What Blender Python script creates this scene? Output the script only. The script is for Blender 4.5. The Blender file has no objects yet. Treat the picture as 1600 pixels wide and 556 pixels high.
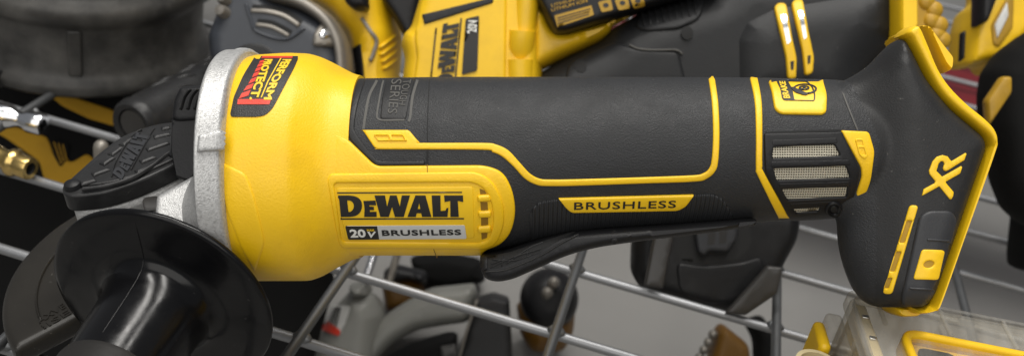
import bpy, bmesh, math, random
import numpy as np
from mathutils import Vector, Matrix
from mathutils.geometry import delaunay_2d_cdt
random.seed(3)
sc = bpy.context.scene
COL = sc.collection

# ------------------------------------------------------------------ camera / world / lamps
F = 1600.0                      # focal length in photo pixels (photo 1600 wide)
CH = 0.310                      # camera height over the wire deck (m)
V1 = np.array([430., -850., F]); V2 = np.array([13400., 3760., -F])
AY = V1/np.linalg.norm(V1); AX = V2-V2.dot(AY)*AY; AX /= np.linalg.norm(AX)
AN = np.cross(AX, AY); AN = AN if AN[1] > 0 else -AN          # world down, in camera axes (x right, y down, z forward)
R = np.stack([AX, AY, -AN])                                    # camera axes -> world
CAM = np.array([0, 0, CH])
def toW(p): return np.asarray(p) @ R.T + CAM

cd = bpy.data.cameras.new('camera'); cam = bpy.data.objects.new('camera', cd); COL.objects.link(cam)
sc.camera = cam
m = Matrix.Identity(4)
rx, dy, fz = R[:, 0], R[:, 1], R[:, 2]
for i in range(3):
    m[i][0] = rx[i]; m[i][1] = -dy[i]; m[i][2] = -fz[i]; m[i][3] = CAM[i]
cam.matrix_world = m
cd.sensor_width = 36; cd.lens = 36*F/1600; cd.clip_start = 0.01; cd.clip_end = 50
cd.dof.use_dof = True; cd.dof.focus_distance = 0.372; cd.dof.aperture_fstop = 12.0

w = bpy.data.worlds.new('World'); sc.world = w; w.use_nodes = True
bg = w.node_tree.nodes['Background']; bg.inputs[0].default_value = (.92, .95, 1, 1); bg.inputs[1].default_value = .20
sc.view_settings.view_transform = 'Standard'; sc.view_settings.look = 'None'
sc.view_settings.exposure = 0; sc.view_settings.gamma = 1
def lamp(name, loc, tgt, sx, sy, power, col=(1, .97, .92)):
    l = bpy.data.lights.new(name, 'AREA'); l.shape = 'RECTANGLE'; l.size = sx; l.size_y = sy; l.energy = power; l.color = col
    o = bpy.data.objects.new(name, l); COL.objects.link(o); o.location = loc
    d = Vector(tgt)-Vector(loc); o.rotation_euler = d.to_track_quat('-Z', 'Y').to_euler()
lamp('tube_or_fill_lamp', (-.5, .75, 2.0), (0, .4, .1), 1.6, .22, 24)
lamp('tube_or_fill_lamp', (.15, .35, 2.0), (0, .4, .1), 1.6, .22, 24)
lamp('tube_or_fill_lamp', (.1, -1.1, 1.25), (0, .4, .1), 2.4, 1.6, 21)  # fill panel added behind the camera to brighten the front, not a tube

# ------------------------------------------------------------------ materials
def mat(name, col, rough=.5, metal=0, bump=0, bscale=900, var=0, vscale=60, vcol=None, spec=.5, coat=0, detail=4, var_lo=.45, var_hi=.75, dust=0, rvar=0, dcol=(.38, .36, .33)):
    M = bpy.data.materials.new(name); M.use_nodes = True; nt = M.node_tree; N = nt.nodes; L = nt.links
    b = N['Principled BSDF']
    b.inputs['Base Color'].default_value = (*col, 1); b.inputs['Roughness'].default_value = rough
    b.inputs['Metallic'].default_value = metal; b.inputs['Specular IOR Level'].default_value = spec
    b.inputs['Coat Weight'].default_value = coat
    tc = N.new('ShaderNodeTexCoord')
    def noise(scale, det=4, ro=.5):
        n = N.new('ShaderNodeTexNoise'); n.inputs['Scale'].default_value = scale; n.inputs['Detail'].default_value = det
        n.inputs['Roughness'].default_value = ro
        L.new(tc.outputs['Object'], n.inputs['Vector']); return n
    def ramp(a, lo, hi):
        r = N.new('ShaderNodeMapRange'); r.inputs[1].default_value = lo; r.inputs[2].default_value = hi; L.new(a, r.inputs[0]); return r
    last = None
    if var or dust:
        base = N.new('ShaderNodeRGB'); base.outputs[0].default_value = (*col, 1); last = base.outputs[0]
    if var:
        n = noise(vscale, 6, .6); r = ramp(n.outputs[0], var_lo, var_hi)
        mu = N.new('ShaderNodeMath'); mu.operation = 'MULTIPLY'; mu.inputs[1].default_value = var; L.new(r.outputs[0], mu.inputs[0])
        mx = N.new('ShaderNodeMixRGB'); mx.inputs[2].default_value = (*(vcol or tuple(c*.5 for c in col)), 1)
        L.new(mu.outputs[0], mx.inputs[0]); L.new(last, mx.inputs[1]); last = mx.outputs[0]
    if dust:
        n = noise(420, 3, .7); r = ramp(n.outputs[0], .69, .76)
        mu = N.new('ShaderNodeMath'); mu.operation = 'MULTIPLY'; mu.inputs[1].default_value = dust; L.new(r.outputs[0], mu.inputs[0])
        mx = N.new('ShaderNodeMixRGB'); mx.inputs[2].default_value = (*dcol, 1)
        L.new(mu.outputs[0], mx.inputs[0]); L.new(last, mx.inputs[1]); last = mx.outputs[0]
    if last: L.new(last, b.inputs['Base Color'])
    if rvar:
        n = noise(140, 5, .6); r = ramp(n.outputs[0], .3, .7); r.inputs[3].default_value = max(0, rough-rvar); r.inputs[4].default_value = min(1, rough+rvar)
        L.new(r.outputs[0], b.inputs['Roughness'])
    if bump:
        n = noise(bscale, detail, .5)
        bp = N.new('ShaderNodeBump'); bp.inputs['Strength'].default_value = bump; bp.inputs['Distance'].default_value = .0004
        L.new(n.outputs[0], bp.inputs['Height']); L.new(bp.outputs[0], b.inputs['Normal'])
    return M
YC = (.90, .55, .007)
M_YEL = mat('yellow_plastic', YC, .42, bump=.3, bscale=1300, var=.42, vscale=38, dust=.3, dcol=(.34, .19, .02), vcol=(.52, .30, .012), var_lo=.50, var_hi=.8, rvar=.08)
M_YELS = mat('smooth_yellow_plastic', (.90, .56, .009), .4, bump=.12, bscale=700, var=.15, vscale=70)
M_YELB = mat('background_yellow_plastic', (.86, .53, .008), .42, bump=.1, var=.45, vscale=28, vcol=(.42, .24, .01))
M_YELD = mat('dark_yellow_plastic', (.42, .24, .010), .5, var=.6, vscale=45, vcol=(.2, .12, .01))  # brownish yellow; also paints shade in the rail windows and button hole
M_RUB = mat('grained_grey_rubber', (.026, .0268, .0285), .46, bump=.8, bscale=1800, var=.5, vscale=40, vcol=(.018, .018, .018), dust=.25, rvar=.1, spec=0.3)
M_FOOT = mat('smooth_grey_plastic', (.020, .020, .0205), .46, bump=.3, bscale=1700, var=.5, vscale=40, vcol=(.02, .02, .02), dust=.2, rvar=.08, spec=0.3)
M_PAD = mat('pad_plastic', (.030, .031, .034), .42, bump=.2, bscale=1700, spec=0.35)
M_BLK = mat('black_plastic', (.010, .010, .011), .45, bump=.2, bscale=1200, dust=.1, spec=0.3)
M_COV = mat('ribbed_black_cover', (.02, .02, .0205), .36, bump=.3, bscale=500, var=.5, vscale=90, vcol=(.055, .055, .055), dust=.2, spec=.3)
M_GLOSS = mat('glossy_black_plastic', (.004, .004, .0045), .19, bump=.06, bscale=240, dust=.10, rvar=.07, spec=.3)
M_GRIP = mat('soft_black_grip', (.016, .015, .014), .5, bump=.2, bscale=600, dust=.1, spec=0.3)
M_GUARD = mat('smoky_guard_plastic', (.020, .018, .015), .38, bump=.12, bscale=300, dust=.25, var=.4, vscale=40, spec=.3)
M_ALU = mat('cast_aluminium', (.52, .52, .515), .42, metal=.4, bump=.5, bscale=1800, detail=2, var=.85, vscale=1000, vcol=(.26, .26, .255), dust=.25)
M_WIRE = mat('galvanised_wire', (.27, .275, .285), .45, metal=.75, bump=.12, bscale=400, var=.5, vscale=120, vcol=(.30, .30, .31))
M_WIRED = mat('dark_reflecting_wire', (.17, .175, .18), .45, metal=.8, bump=.15, bscale=400, var=.6, vscale=150, vcol=(.15, .15, .15))  # same wire darkened; dark surroundings it reflects are put into the colour
M_CHROME = mat('polished_steel', (.75, .76, .78), .16, metal=1)
M_BRASS = mat('brass', (.62, .44, .16), .25, metal=1, var=.3, vscale=200)
M_INK = mat('black_ink', (.012, .011, .010), .5)
M_BLABEL = mat('black_label', (.020, .019, .018), .5, bump=.5, bscale=2200, detail=2)
M_LRED = mat('label_red', (.68, .05, .025), .5, bump=.3, bscale=2200)
M_LYEL = mat('label_yellow', (.83, .56, .02), .5, bump=.3, bscale=2200)
M_SILV = mat('silver_label', (.58, .58, .56), .5)
M_WHITE = mat('white_ink', (.78, .78, .74), .5)
M_GAPSHADE = mat('gap_shade', (.008, .008, .008), .8)  # near-black that paints the shade inside gaps, recesses and holes
M_YGAPSHADE = mat('yellow_gap_shade', (.25, .13, .004), .7)  # dark yellow that paints shade in joints and slots of yellow parts
M_GROOVE = mat('pale_groove', (.085, .082, .075), .7, bump=.4, bscale=900)  # paler grey for groove lines, raised lettering and a panel edge
M_BGD = mat('dull_black_plastic', (.013, .0135, .0145), .48, bump=.2, bscale=900, var=.5, vscale=50, vcol=(.022, .022, .022), dust=.1, spec=.3)
M_SLATE = mat('slate_plastic', (.040, .045, .055), .45, var=.3, vscale=40)
M_GREYM = mat('worn_grey_metal', (.26, .24, .21), .45, metal=.5, var=.5, vscale=60, vcol=(.12, .11, .1))
M_BOWL = mat('scuffed_black_rubber', (.032, .031, .029), .42, bump=.6, bscale=120, var=.9, vscale=30, vcol=(.11, .105, .096), dust=.15, spec=0.35)
M_BAG = mat('black_fabric', (.005, .005, .005), .85, bump=.4, bscale=900, spec=0.2)
M_FLOOR = mat('grey_painted_floor', (.245, .24, .23), .6, bump=.1, bscale=60, var=.35, vscale=7, vcol=(.26, .26, .255))
M_RED = mat('red_painted_steel', (.13, .004, .008), .5, var=.4, vscale=20)
M_GREYT = mat('pale_grey_enamel', (.24, .24, .22), .45, var=.3, vscale=20)
M_BEIGE = mat('cream_plastic', (.62, .52, .30), .4, bump=.2, bscale=150)
M_ORANGE = mat('amber_plastic', (.14, .065, .005), .5)
M_SMOKE = mat('smoky_grey_plastic', (.032, .030, .028), .35, var=.4, vscale=60)

def clear_mat():
    M = bpy.data.materials.new('clear_plastic'); M.use_nodes = True; nt = M.node_tree; N = nt.nodes; L = nt.links
    b = N['Principled BSDF']; b.inputs['Base Color'].default_value = (.46, .45, .42, 1); b.inputs['Roughness'].default_value = .22
    t = N.new('ShaderNodeBsdfTransparent'); t.inputs[0].default_value = (.95, .935, .90, 1)
    mx = N.new('ShaderNodeMixShader'); fr = N.new('ShaderNodeLayerWeight'); fr.inputs[0].default_value = .35
    mr = N.new('ShaderNodeMapRange'); mr.inputs[3].default_value = .02; mr.inputs[4].default_value = .75
    tc = N.new('ShaderNodeTexCoord'); mp = N.new('ShaderNodeMapping'); mp.inputs['Scale'].default_value = (260, 40, 40); n = N.new('ShaderNodeTexNoise'); n.inputs['Scale'].default_value = 1.0; n.inputs['Detail'].default_value = 5
    L.new(tc.outputs['Object'], mp.inputs[0]); L.new(mp.outputs[0], n.inputs['Vector'])
    ad = N.new('ShaderNodeMath'); ad.operation = 'MULTIPLY_ADD'; ad.inputs[1].default_value = .5; ad.inputs[2].default_value = -.33
    L.new(n.outputs[0], ad.inputs[0]); a2 = N.new('ShaderNodeMath'); a2.operation = 'ADD'; a2.use_clamp = True
    L.new(fr.outputs['Facing'], mr.inputs[0]); L.new(mr.outputs[0], a2.inputs[0]); L.new(ad.outputs[0], a2.inputs[1])
    bp = N.new('ShaderNodeBump'); bp.inputs['Strength'].default_value = .3; bp.inputs['Distance'].default_value = .0006; L.new(n.outputs[0], bp.inputs['Height']); L.new(bp.outputs[0], b.inputs['Normal'])
    L.new(a2.outputs[0], mx.inputs[0]); L.new(t.outputs[0], mx.inputs[1]); L.new(b.outputs[0], mx.inputs[2])
    L.new(mx.outputs[0], N['Material Output'].inputs[0]); return M
M_CLEAR = clear_mat()
def weave_mat():
    M = bpy.data.materials.new('woven_filter_mesh'); M.use_nodes = True; nt = M.node_tree; N = nt.nodes; L = nt.links
    b = N['Principled BSDF']; b.inputs['Metallic'].default_value = .25; b.inputs['Roughness'].default_value = .4
    tc = N.new('ShaderNodeTexCoord'); mp = N.new('ShaderNodeMapping')
    L.new(tc.outputs['Object'], mp.inputs[0])
    # rotate object (world) axes into the axes of the grinder's side
    mp.inputs['Rotation'].default_value = Matrix(R.T.tolist()).to_euler()
    sx = N.new('ShaderNodeSeparateXYZ'); L.new(mp.outputs[0], sx.inputs[0])
    def wave(o):
        a = N.new('ShaderNodeMath'); a.operation = 'MULTIPLY'; a.inputs[1].default_value = 2*math.pi/.0009; L.new(o, a.inputs[0])
        s = N.new('ShaderNodeMath'); s.operation = 'SINE'; L.new(a.outputs[0], s.inputs[0]); return s
    w1 = wave(sx.outputs[0]); w2 = wave(sx.outputs[1])
    mu = N.new('ShaderNodeMath'); mu.operation = 'MAXIMUM'; L.new(w1.outputs[0], mu.inputs[0]); L.new(w2.outputs[0], mu.inputs[1])
    r = N.new('ShaderNodeMapRange'); r.inputs[1].default_value = -.6; r.inputs[2].default_value = .6; L.new(mu.outputs[0], r.inputs[0])
    c = N.new('ShaderNodeMixRGB'); c.inputs[1].default_value = (.06, .055, .045, 1); c.inputs[2].default_value = (.82, .76, .60, 1)
    L.new(r.outputs[0], c.inputs[0]); L.new(c.outputs[0], b.inputs['Base Color'])
    bp = N.new('ShaderNodeBump'); bp.inputs['Distance'].default_value = .0004; L.new(mu.outputs[0], bp.inputs['Height']); L.new(bp.outputs[0], b.inputs['Normal'])
    return M
M_WEAVE = weave_mat()

# ------------------------------------------------------------------ geometry helpers
THINGS = []
def thing(name, label, cat, group=None):
    o = bpy.data.objects.new(name, None); COL.objects.link(o); o.empty_display_size = .01
    o['label'] = label; o['category'] = cat
    if group: o['group'] = group
    THINGS.append(o); return o
def tag(o, label, cat, group=None):
    o['label'] = label; o['category'] = cat
    if group: o['group'] = group
    return o
def obj(name, V, Fc, M, parent=None, sharp=40, label=None):
    me = bpy.data.meshes.new(name); me.from_pydata([tuple(map(float, v)) for v in V], [], [tuple(map(int, f)) for f in Fc])
    me.validate(); me.materials.append(M)
    bm = bmesh.new(); bm.from_mesh(me); bmesh.ops.recalc_face_normals(bm, faces=bm.faces); bm.to_mesh(me); bm.free()
    me.shade_smooth(); me.set_sharp_from_angle(angle=math.radians(sharp))
    o = bpy.data.objects.new(name, me); COL.objects.link(o)
    if parent: o.parent = parent
    if label: o['label'] = label
    return o
def bev(o, wd, seg=3, ang=40):
    b = o.modifiers.new('bevel', 'BEVEL'); b.width = wd; b.segments = seg; b.limit_method = 'ANGLE'; b.angle_limit = math.radians(ang); b.harden_normals = False
    return o
def join_geo(parts):
    V = []; Fc = []
    for v, f in parts:
        k = len(V); V += [tuple(x) for x in v]; Fc += [tuple(i+k for i in q) for q in f]
    return V, Fc

def resample(P, step):
    P = np.asarray(P, float); out = []
    for i in range(len(P)):
        a, b = P[i], P[(i+1) % len(P)]; n = max(1, int(np.ceil(np.linalg.norm(b-a)/step)))
        for k in range(n): out.append(a+(b-a)*k/n)
    return np.array(out)
def rnd(P, r=6, n=5):                     # fillet the corners of a polygon; an entry may carry its own radius
    out = []
    for i in range(len(P)):
        p = np.array(P[i][:2], float); a = np.array(P[i-1][:2], float); b = np.array(P[(i+1) % len(P)][:2], float)
        rr = P[i][2] if len(P[i]) > 2 else r
        da = a-p; db = b-p; la = np.linalg.norm(da); lb = np.linalg.norm(db)
        if rr <= 0 or la < 1e-6 or lb < 1e-6: out.append(p); continue
        t = min(rr, la*.48, lb*.48); A = p+da/la*t; B = p+db/lb*t
        for k in range(n+1):
            s = k/n; out.append((1-s)**2*A+2*s*(1-s)*p+s*s*B)
    return np.array(out)
def spline(P, n=6, closed=False):
    P = np.asarray(P, float); out = []; N = len(P)
    for i in range(N if closed else N-1):
        p1, p2 = P[i], P[(i+1) % N]
        p0 = P[i-1] if (i > 0 or closed) else p1; p3 = P[(i+2) % N] if (closed or i+2 < N) else p2
        for k in range(n):
            t = k/n; out.append(.5*((2*p1)+(-p0+p2)*t+(2*p0-5*p1+4*p2-p3)*t*t+(-p0+3*p1-3*p2+p3)*t**3))
    if not closed: out.append(P[-1])
    return np.array(out)
def ribbon(P, wd):                         # polyline -> closed band polygon
    P = np.asarray(P, float); T = np.gradient(P, axis=0); T /= np.linalg.norm(T, axis=1)[:, None]+1e-12
    Nn = np.stack([-T[:, 1], T[:, 0]], 1)*wd/2
    return np.concatenate([P+Nn, (P-Nn)[::-1]])
def circle(c, r, n=28, ry=None, rot=0):
    t = np.linspace(0, 2*np.pi, n, endpoint=False); x = r*np.cos(t); y = (ry or r)*np.sin(t); ca, sa = math.cos(rot), math.sin(rot)
    return np.stack([c[0]+x*ca-y*sa, c[1]+x*sa+y*ca], 1)
def inside(Q, loops):
    c = np.zeros(len(Q), bool)
    for P in loops:
        A = P; B = np.roll(P, -1, 0)
        for (x1, y1), (x2, y2) in zip(A, B):
            if y1 == y2: continue
            k = (y1 > Q[:, 1]) != (y2 > Q[:, 1])
            xi = (x2-x1)*(Q[:, 1]-y1)/(y2-y1)+x1
            c ^= k & (Q[:, 0] < xi)
    return c
def dist(Q, loops):
    A = np.concatenate(loops); B = np.concatenate([np.roll(P, -1, 0) for P in loops]); D = B-A; L2 = (D**2).sum(1)+1e-12
    out = np.empty(len(Q))
    for s in range(0, len(Q), 4000):
        q = Q[s:s+4000, None, :]; t = np.clip(((q-A)*D).sum(2)/L2, 0, 1); d = q-(A+t[..., None]*D)
        out[s:s+4000] = np.sqrt((d**2).sum(2).min(1))
    return out
def triangulate(loops, rings, grid):       # -> points, tris, per-loop index lists
    pts = np.concatenate(loops); loopidx = []; edges = []; k = 0
    for P in loops:
        n = len(P); loopidx.append(list(range(k, k+n))); edges += [(k+i, k+(i+1) % n) for i in range(n)]; k += n
    extra = []
    for d0 in rings:
        for P in loops:
            T = np.roll(P, -1, 0)-np.roll(P, 1, 0); T /= np.linalg.norm(T, axis=1)[:, None]+1e-12
            for sg in (1, -1):
                Q = P+np.stack([-T[:, 1], T[:, 0]], 1)*d0*sg
                ok = inside(Q, loops); Q = Q[ok]
                if len(Q): Q = Q[dist(Q, loops) > d0*.93]
                if len(Q): extra.append(Q)
    if grid:
        lo, hi = pts.min(0), pts.max(0)
        xs = np.arange(lo[0], hi[0], grid); ys = np.arange(lo[1], hi[1], grid*.87)
        G = np.array([(x+(grid/2 if j % 2 else 0), y) for j, y in enumerate(ys) for x in xs])
        if len(G):
            G = G[inside(G, loops)]
            if len(G): G = G[dist(G, loops) > max(grid*.45, (max(rings)+grid*.4) if rings else 0)]
            if len(G): extra.append(G)
    allp = np.concatenate([pts]+extra) if extra else pts
    r = delaunay_2d_cdt([Vector(p) for p in allp], edges, [], 0, 1e-4)
    ov = np.array([(v.x, v.y) for v in r[0]]); fs = [f for f in r[2]]
    T3 = [];
    for f in fs:
        for i in range(1, len(f)-1): T3.append((f[0], f[i], f[i+1]))
    T3 = np.array(T3); cen = ov[T3].mean(1); T3 = T3[inside(cen, loops)]
    inv = {}
    for i, src in enumerate(r[3]):
        for s in src: inv[s] = i
    loopidx = [[inv.get(i, i) for i in L] for L in loopidx]
    return ov, T3, loopidx

class Frame:                               # a plane of design coordinates (a,b) with height c towards its normal
    def __init__(s, O, ex, ey, en, sc_): s.O = np.array(O, float); s.ex = np.array(ex, float); s.ey = np.array(ey, float); s.en = np.array(en, float); s.s = sc_
    def cam(s, a, b, c):
        a = np.asarray(a, float); return s.O+s.s*(np.multiply.outer(a, s.ex)+np.multiply.outer(np.asarray(b, float), s.ey)+np.multiply.outer(np.asarray(c, float), s.en))
    def w(s, a, b, c): return toW(s.cam(a, b, c))
    def ray(s, px, c):                     # photo pixel -> (a,b) on the plane at height c
        px = np.atleast_2d(np.asarray(px, float)); r = np.stack([(px[:, 0]-800)/F, (px[:, 1]-278)/F, np.ones(len(px))], 1)
        On = s.O.dot(s.en)+np.asarray(c)*s.s; t = On/(r@s.en); P = r*t[:, None]-s.O
        return (P@s.ex)/s.s, (P@s.ey)/s.s
def facing(depth): 
    k = depth/F
    return Frame((-800*k, -278*k, depth), (1, 0, 0), (0, 1, 0), (0, 0, -1), k)
FR = facing(.4)

class Surf:
    def at(s, px, off=0):
        px = np.atleast_2d(np.asarray(px, float)); c = np.zeros(len(px)); 
        for it in range(24):
            a, b = s.f.ray(px, c); b2, cn = s.hgt(a, b); c = c*.45+cn*.55
        n = s.nrm(a, b2, c); off = np.asarray(off, float)*np.ones(len(px))
        return s.f.w(a+n[:, 0]*off, b2+n[:, 1]*off, c+n[:, 2]*off)
    def correct(s, px, off):               # pixels to aim at so that the raised surface shows where it was drawn
        px = np.atleast_2d(np.asarray(px, float)); cur = px.copy()
        for it in range(4):
            W0 = (s.at(cur, 0)-CAM) @ R; W1 = (s.at(cur, off)-CAM) @ R
            nv = (W1-W0); nv /= np.linalg.norm(nv, axis=1)[:, None]+1e-12; vd = -W0/np.linalg.norm(W0, axis=1)[:, None]
            wgt = np.clip(((nv*vd).sum(1)-.08)/.2, 0, 1)
            pr = np.stack([W1[:, 0]/W1[:, 2]*F+800, W1[:, 1]/W1[:, 2]*F+278], 1)
            cur = px+np.clip((cur-px)+(px-pr)*.7*wgt[:, None], -9, 9)
        return cur
class Flat(Surf):
    def __init__(s, f, c=0): s.f = f; s.c = c
    def hgt(s, a, b): return b, np.full(len(a), float(s.c))
    def nrm(s, a, b, c): return np.tile([0, 0, 1.], (len(a), 1))
class Loft(Surf):
    def __init__(s, f, st, smooth=3):      # st rows: a, top, bottom, depth, exponent
        st = np.array(st, float); s.f = f; s.a0, s.a1 = st[0, 0], st[-1, 0]
        s.A = np.linspace(s.a0, s.a1, 400); s.T = []
        for j in range(1, 5):
            y = np.interp(s.A, st[:, 0], st[:, j])
            k = max(1, int(smooth/(s.A[1]-s.A[0]+1e-9)))
            if k > 1:
                yp = np.concatenate([2*y[0]-y[1:k+1][::-1], y, 2*y[-1]-y[-k-1:-1][::-1]]); ker = np.hanning(2*k+3)[1:-1]; ker /= ker.sum(); y = np.convolve(yp, ker, 'same')[k:-k]
            s.T.append(y)
    def sec(s, a):
        t, b, d, n = [np.interp(a, s.A, y) for y in s.T]; return (t+b)/2, (b-t)/2, d, n
    def hgt(s, a, b):
        vc, h, d, n = s.sec(a); q = (b-vc)/h; sg = np.where(np.abs(q) > 1, -1., 1.)
        q = np.where(q > 1, 2-q, np.where(q < -1, -2-q, q)); q = np.clip(q, -1, 1)
        return vc+h*q, sg*d*np.maximum(0, 1-np.abs(q)**n)**(1/n)
    def G(s, a, b, c): vc, h, d, n = s.sec(a); return np.abs((b-vc)/h)**n+np.abs(c/d)**n
    def nrm(s, a, b, c):
        e = .5; g = np.stack([s.G(a+e, b, c)-s.G(a-e, b, c), s.G(a, b+e, c)-s.G(a, b-e, c), s.G(a, b, c+e)-s.G(a, b, c-e)], 1)
        return g/(np.linalg.norm(g, axis=1)[:, None]+1e-9)
    def geo(s, step=5, seg=96, off=0):
        st = np.linspace(s.a0, s.a1, max(2, int((s.a1-s.a0)/step)+1)); th = np.linspace(0, 2*np.pi, seg, endpoint=False)
        V = []
        for a in st:
            vc, h, d, n = s.sec(np.array([a])); co, si = np.cos(th), np.sin(th)
            V.append(s.f.w(np.full(seg, a), vc+(h+off)*np.sign(si)*np.abs(si)**(2/n), (d+off)*np.sign(co)*np.abs(co)**(2/n)))
        V = np.concatenate(V); Fc = []
        for i in range(len(st)-1):
            for k in range(seg): Fc.append((i*seg+k, i*seg+(k+1) % seg, (i+1)*seg+(k+1) % seg, (i+1)*seg+k))
        Fc.append(tuple(range(seg))); Fc.append(tuple((len(st)-1)*seg+k for k in range(seg))[::-1])
        return V, Fc
class Pillow(Surf):                        # solid with a given outline, rounded rim of width w, half thickness T (front) and Tb (back)
    def __init__(s, f, P, T, w, Tb=None, local=False, step=6, flatback=False, tilt=(0, 0), p=2.):
        s.f = f
        if not local: a, b = f.ray(P, 0); P = np.stack([a, b], 1)
        s.P = resample(P, step); s.T = T; s.wd = w; s.Tb = T if Tb is None else Tb; s.p = p; s.tilt = tilt; s.c0 = s.P.mean(0)
    def prof(s, d): t = np.clip(d/s.wd, 0, 1); return (1-(1-t)**s.p)**(1/s.p)
    def hgt(s, a, b):
        Q = np.stack([a, b], 1); d = dist(Q, [s.P]); d = np.where(inside(Q, [s.P]), d, 0)
        return b, s.T*s.prof(d)+s.tl(a, b)
    drop = None
    def tl(s, a, b):
        if s.drop is None: return s.tl0(a, b)
        t = np.clip((s.drop[1]-a)/(s.drop[1]-s.drop[0]), 0, 1); return s.tl0(a, b)-s.drop[2]*t*t*(3-2*t)
    def tl0(s, a, b): return s.tilt[0]*(a-s.c0[0])+s.tilt[1]*(b-s.c0[1])
    def nrm(s, a, b, c):
        e = 1.5; ga = (s.hgt(a+e, b)[1]-s.hgt(a-e, b)[1])/(2*e); gb = (s.hgt(a, b+e)[1]-s.hgt(a, b-e)[1])/(2*e)
        n = np.stack([-ga, -gb, np.ones(len(a))], 1); return n/np.linalg.norm(n, axis=1)[:, None]
    def geo(s, grid=10):
        wr = [s.wd*k for k in (.04, .15, .35, .65, 1.)]
        ov, T3, li = triangulate([s.P], wr, grid); d = dist(ov, [s.P]); bd = set(li[0]); pr = s.prof(d); tl = s.tl(ov[:, 0], ov[:, 1])
        Vf = s.f.w(ov[:, 0], ov[:, 1], s.T*pr+tl); Vb = s.f.w(ov[:, 0], ov[:, 1], -s.Tb*pr+s.tl0(ov[:, 0], ov[:, 1])); n = len(ov)
        Fc = [tuple(t) for t in T3]+[tuple((i if i in bd else i+n) for i in t[::-1]) for t in T3]
        return np.concatenate([Vf, Vb]), Fc

def patch(name, surf, loops, h, M, parent, bv=3, base=0, grid=7, step=5, skirt=2.5, sharp=50, label=None, geo=False, corr=False):
    if not isinstance(loops, list): loops = [loops]
    loops = [resample(L, step) for L in loops]
    ov, T3, li = triangulate(loops, [bv, bv*.4] if bv else [], grid)
    d = dist(ov, loops); t = np.clip(d/bv, 0, 1) if bv else np.ones(len(ov))
    off = base+h*(.3+.7*np.sqrt(1-(1-t)**2)) if bv else np.full(len(ov), base+h)
    if corr: ov = surf.correct(ov, base+h)
    V = surf.at(ov, off); n = len(ov); Fc = [tuple(x) for x in T3]; VV = [V]; k = n
    for L in li:
        VV.append(surf.at(ov[L], base-skirt)); m_ = len(L)
        for i in range(m_): j = (i+1) % m_; Fc.append((L[i], L[j], k+j, k+i))
        k += m_
    if geo: return np.concatenate(VV), Fc
    return obj(name, np.concatenate(VV), Fc, M, parent, sharp, label)

def text_loops(s, bold=0.0, sx=1.0, sp=1.0, shear=0):
    cu = bpy.data.curves.new('t', 'FONT'); cu.body = s; cu.size = 1; cu.resolution_u = 3; cu.offset = bold; cu.space_character = sp; cu.shear = shear; cu.fill_mode = 'FRONT' if hasattr(cu, 'fill_mode') else cu.fill_mode
    o = bpy.data.objects.new('t', cu); COL.objects.link(o); dg = bpy.context.evaluated_depsgraph_get(); dg.update()
    me = o.evaluated_get(dg).to_mesh(); bm = bmesh.new(); bm.from_mesh(me); bmesh.ops.remove_doubles(bm, verts=bm.verts, dist=1e-5)
    nxt = {}
    for e in bm.edges:
        if len(e.link_faces) == 1:
            a, b = e.verts; nxt.setdefault(a.index, []).append(b.index); nxt.setdefault(b.index, []).append(a.index)
    co = {v.index: (v.co.x, v.co.y) for v in bm.verts}; loops = []; seen = set()
    for st in list(nxt):
        if st in seen: continue
        L = [st]; seen.add(st); cur = st
        while True:
            q = [x for x in nxt[cur] if x not in seen]
            if not q: break
            cur = q[0]; seen.add(cur); L.append(cur)
        if len(L) > 2: loops.append(np.array([co[i] for i in L]))
    bm.free(); o.evaluated_get(dg).to_mesh_clear(); bpy.data.objects.remove(o); bpy.data.curves.remove(cu)
    A = np.concatenate(loops); lo = A.min(0); hi = A.max(0)
    return [(L-lo)/(hi-lo) for L in loops], (hi-lo)[0]/(hi-lo)[1]      # 0..1 in both, y up
def quad(q):                               # unit square (x right, y up) -> pixel quad given as bl, br, tr, tl
    q = np.array(q, float)
    def f(P):
        x = P[:, :1]; y = P[:, 1:]; return q[0]*(1-x)*(1-y)+q[1]*x*(1-y)+q[2]*x*y+q[3]*(1-x)*y
    return f
def text(name, surf, s, fmap, h, M, parent, bold=.0, base=0, sp=1., step=.08, **k):
    loops, asp = text_loops(s, bold, sp=sp)
    loops = [fmap(resample(L, step)) for L in loops]
    return patch(name, surf, loops, h, M, parent, bv=0, base=base, grid=5, step=4, skirt=1., **k)
def lathe(prof, O, ax, seg=64, ref=None, closed=False):        # prof (radius, along) in metres, O & ax in world
    ax = Vector(ax).normalized(); u = ax.orthogonal().normalized(); v = ax.cross(u); O = Vector(O); V = []; Fc = []
    for r, t in prof:
        for k in range(seg):
            an = 2*math.pi*k/seg; V.append(O+ax*t+(u*math.cos(an)+v*math.sin(an))*max(r, 1e-5))
    n = len(prof)
    for i in range(n-1):
        for k in range(seg): Fc.append((i*seg+k, i*seg+(k+1) % seg, (i+1)*seg+(k+1) % seg, (i+1)*seg+k))
    if closed: Fc += [((n-1)*seg+k, (n-1)*seg+(k+1) % seg, (k+1) % seg, k) for k in range(seg)]
    return V, Fc
def tube(P, r, seg=12, cap=True):
    P = [Vector(p) for p in P]; V = []; Fc = []; n = len(P); pu = None
    for i, p in enumerate(P):
        t = (P[min(i+1, n-1)]-P[max(i-1, 0)]).normalized()
        u = (pu-t*pu.dot(t)).normalized() if pu else t.orthogonal().normalized(); pu = u; v = t.cross(u)
        rr = r[i] if hasattr(r, '__len__') else r
        for k in range(seg): an = 2*math.pi*k/seg; V.append(p+(u*math.cos(an)+v*math.sin(an))*rr)
    for i in range(n-1):
        for k in range(seg): Fc.append((i*seg+k, i*seg+(k+1) % seg, (i+1)*seg+(k+1) % seg, (i+1)*seg+k))
    if cap: Fc += [tuple(range(seg))[::-1], tuple((n-1)*seg+k for k in range(seg))]
    return V, Fc
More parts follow.
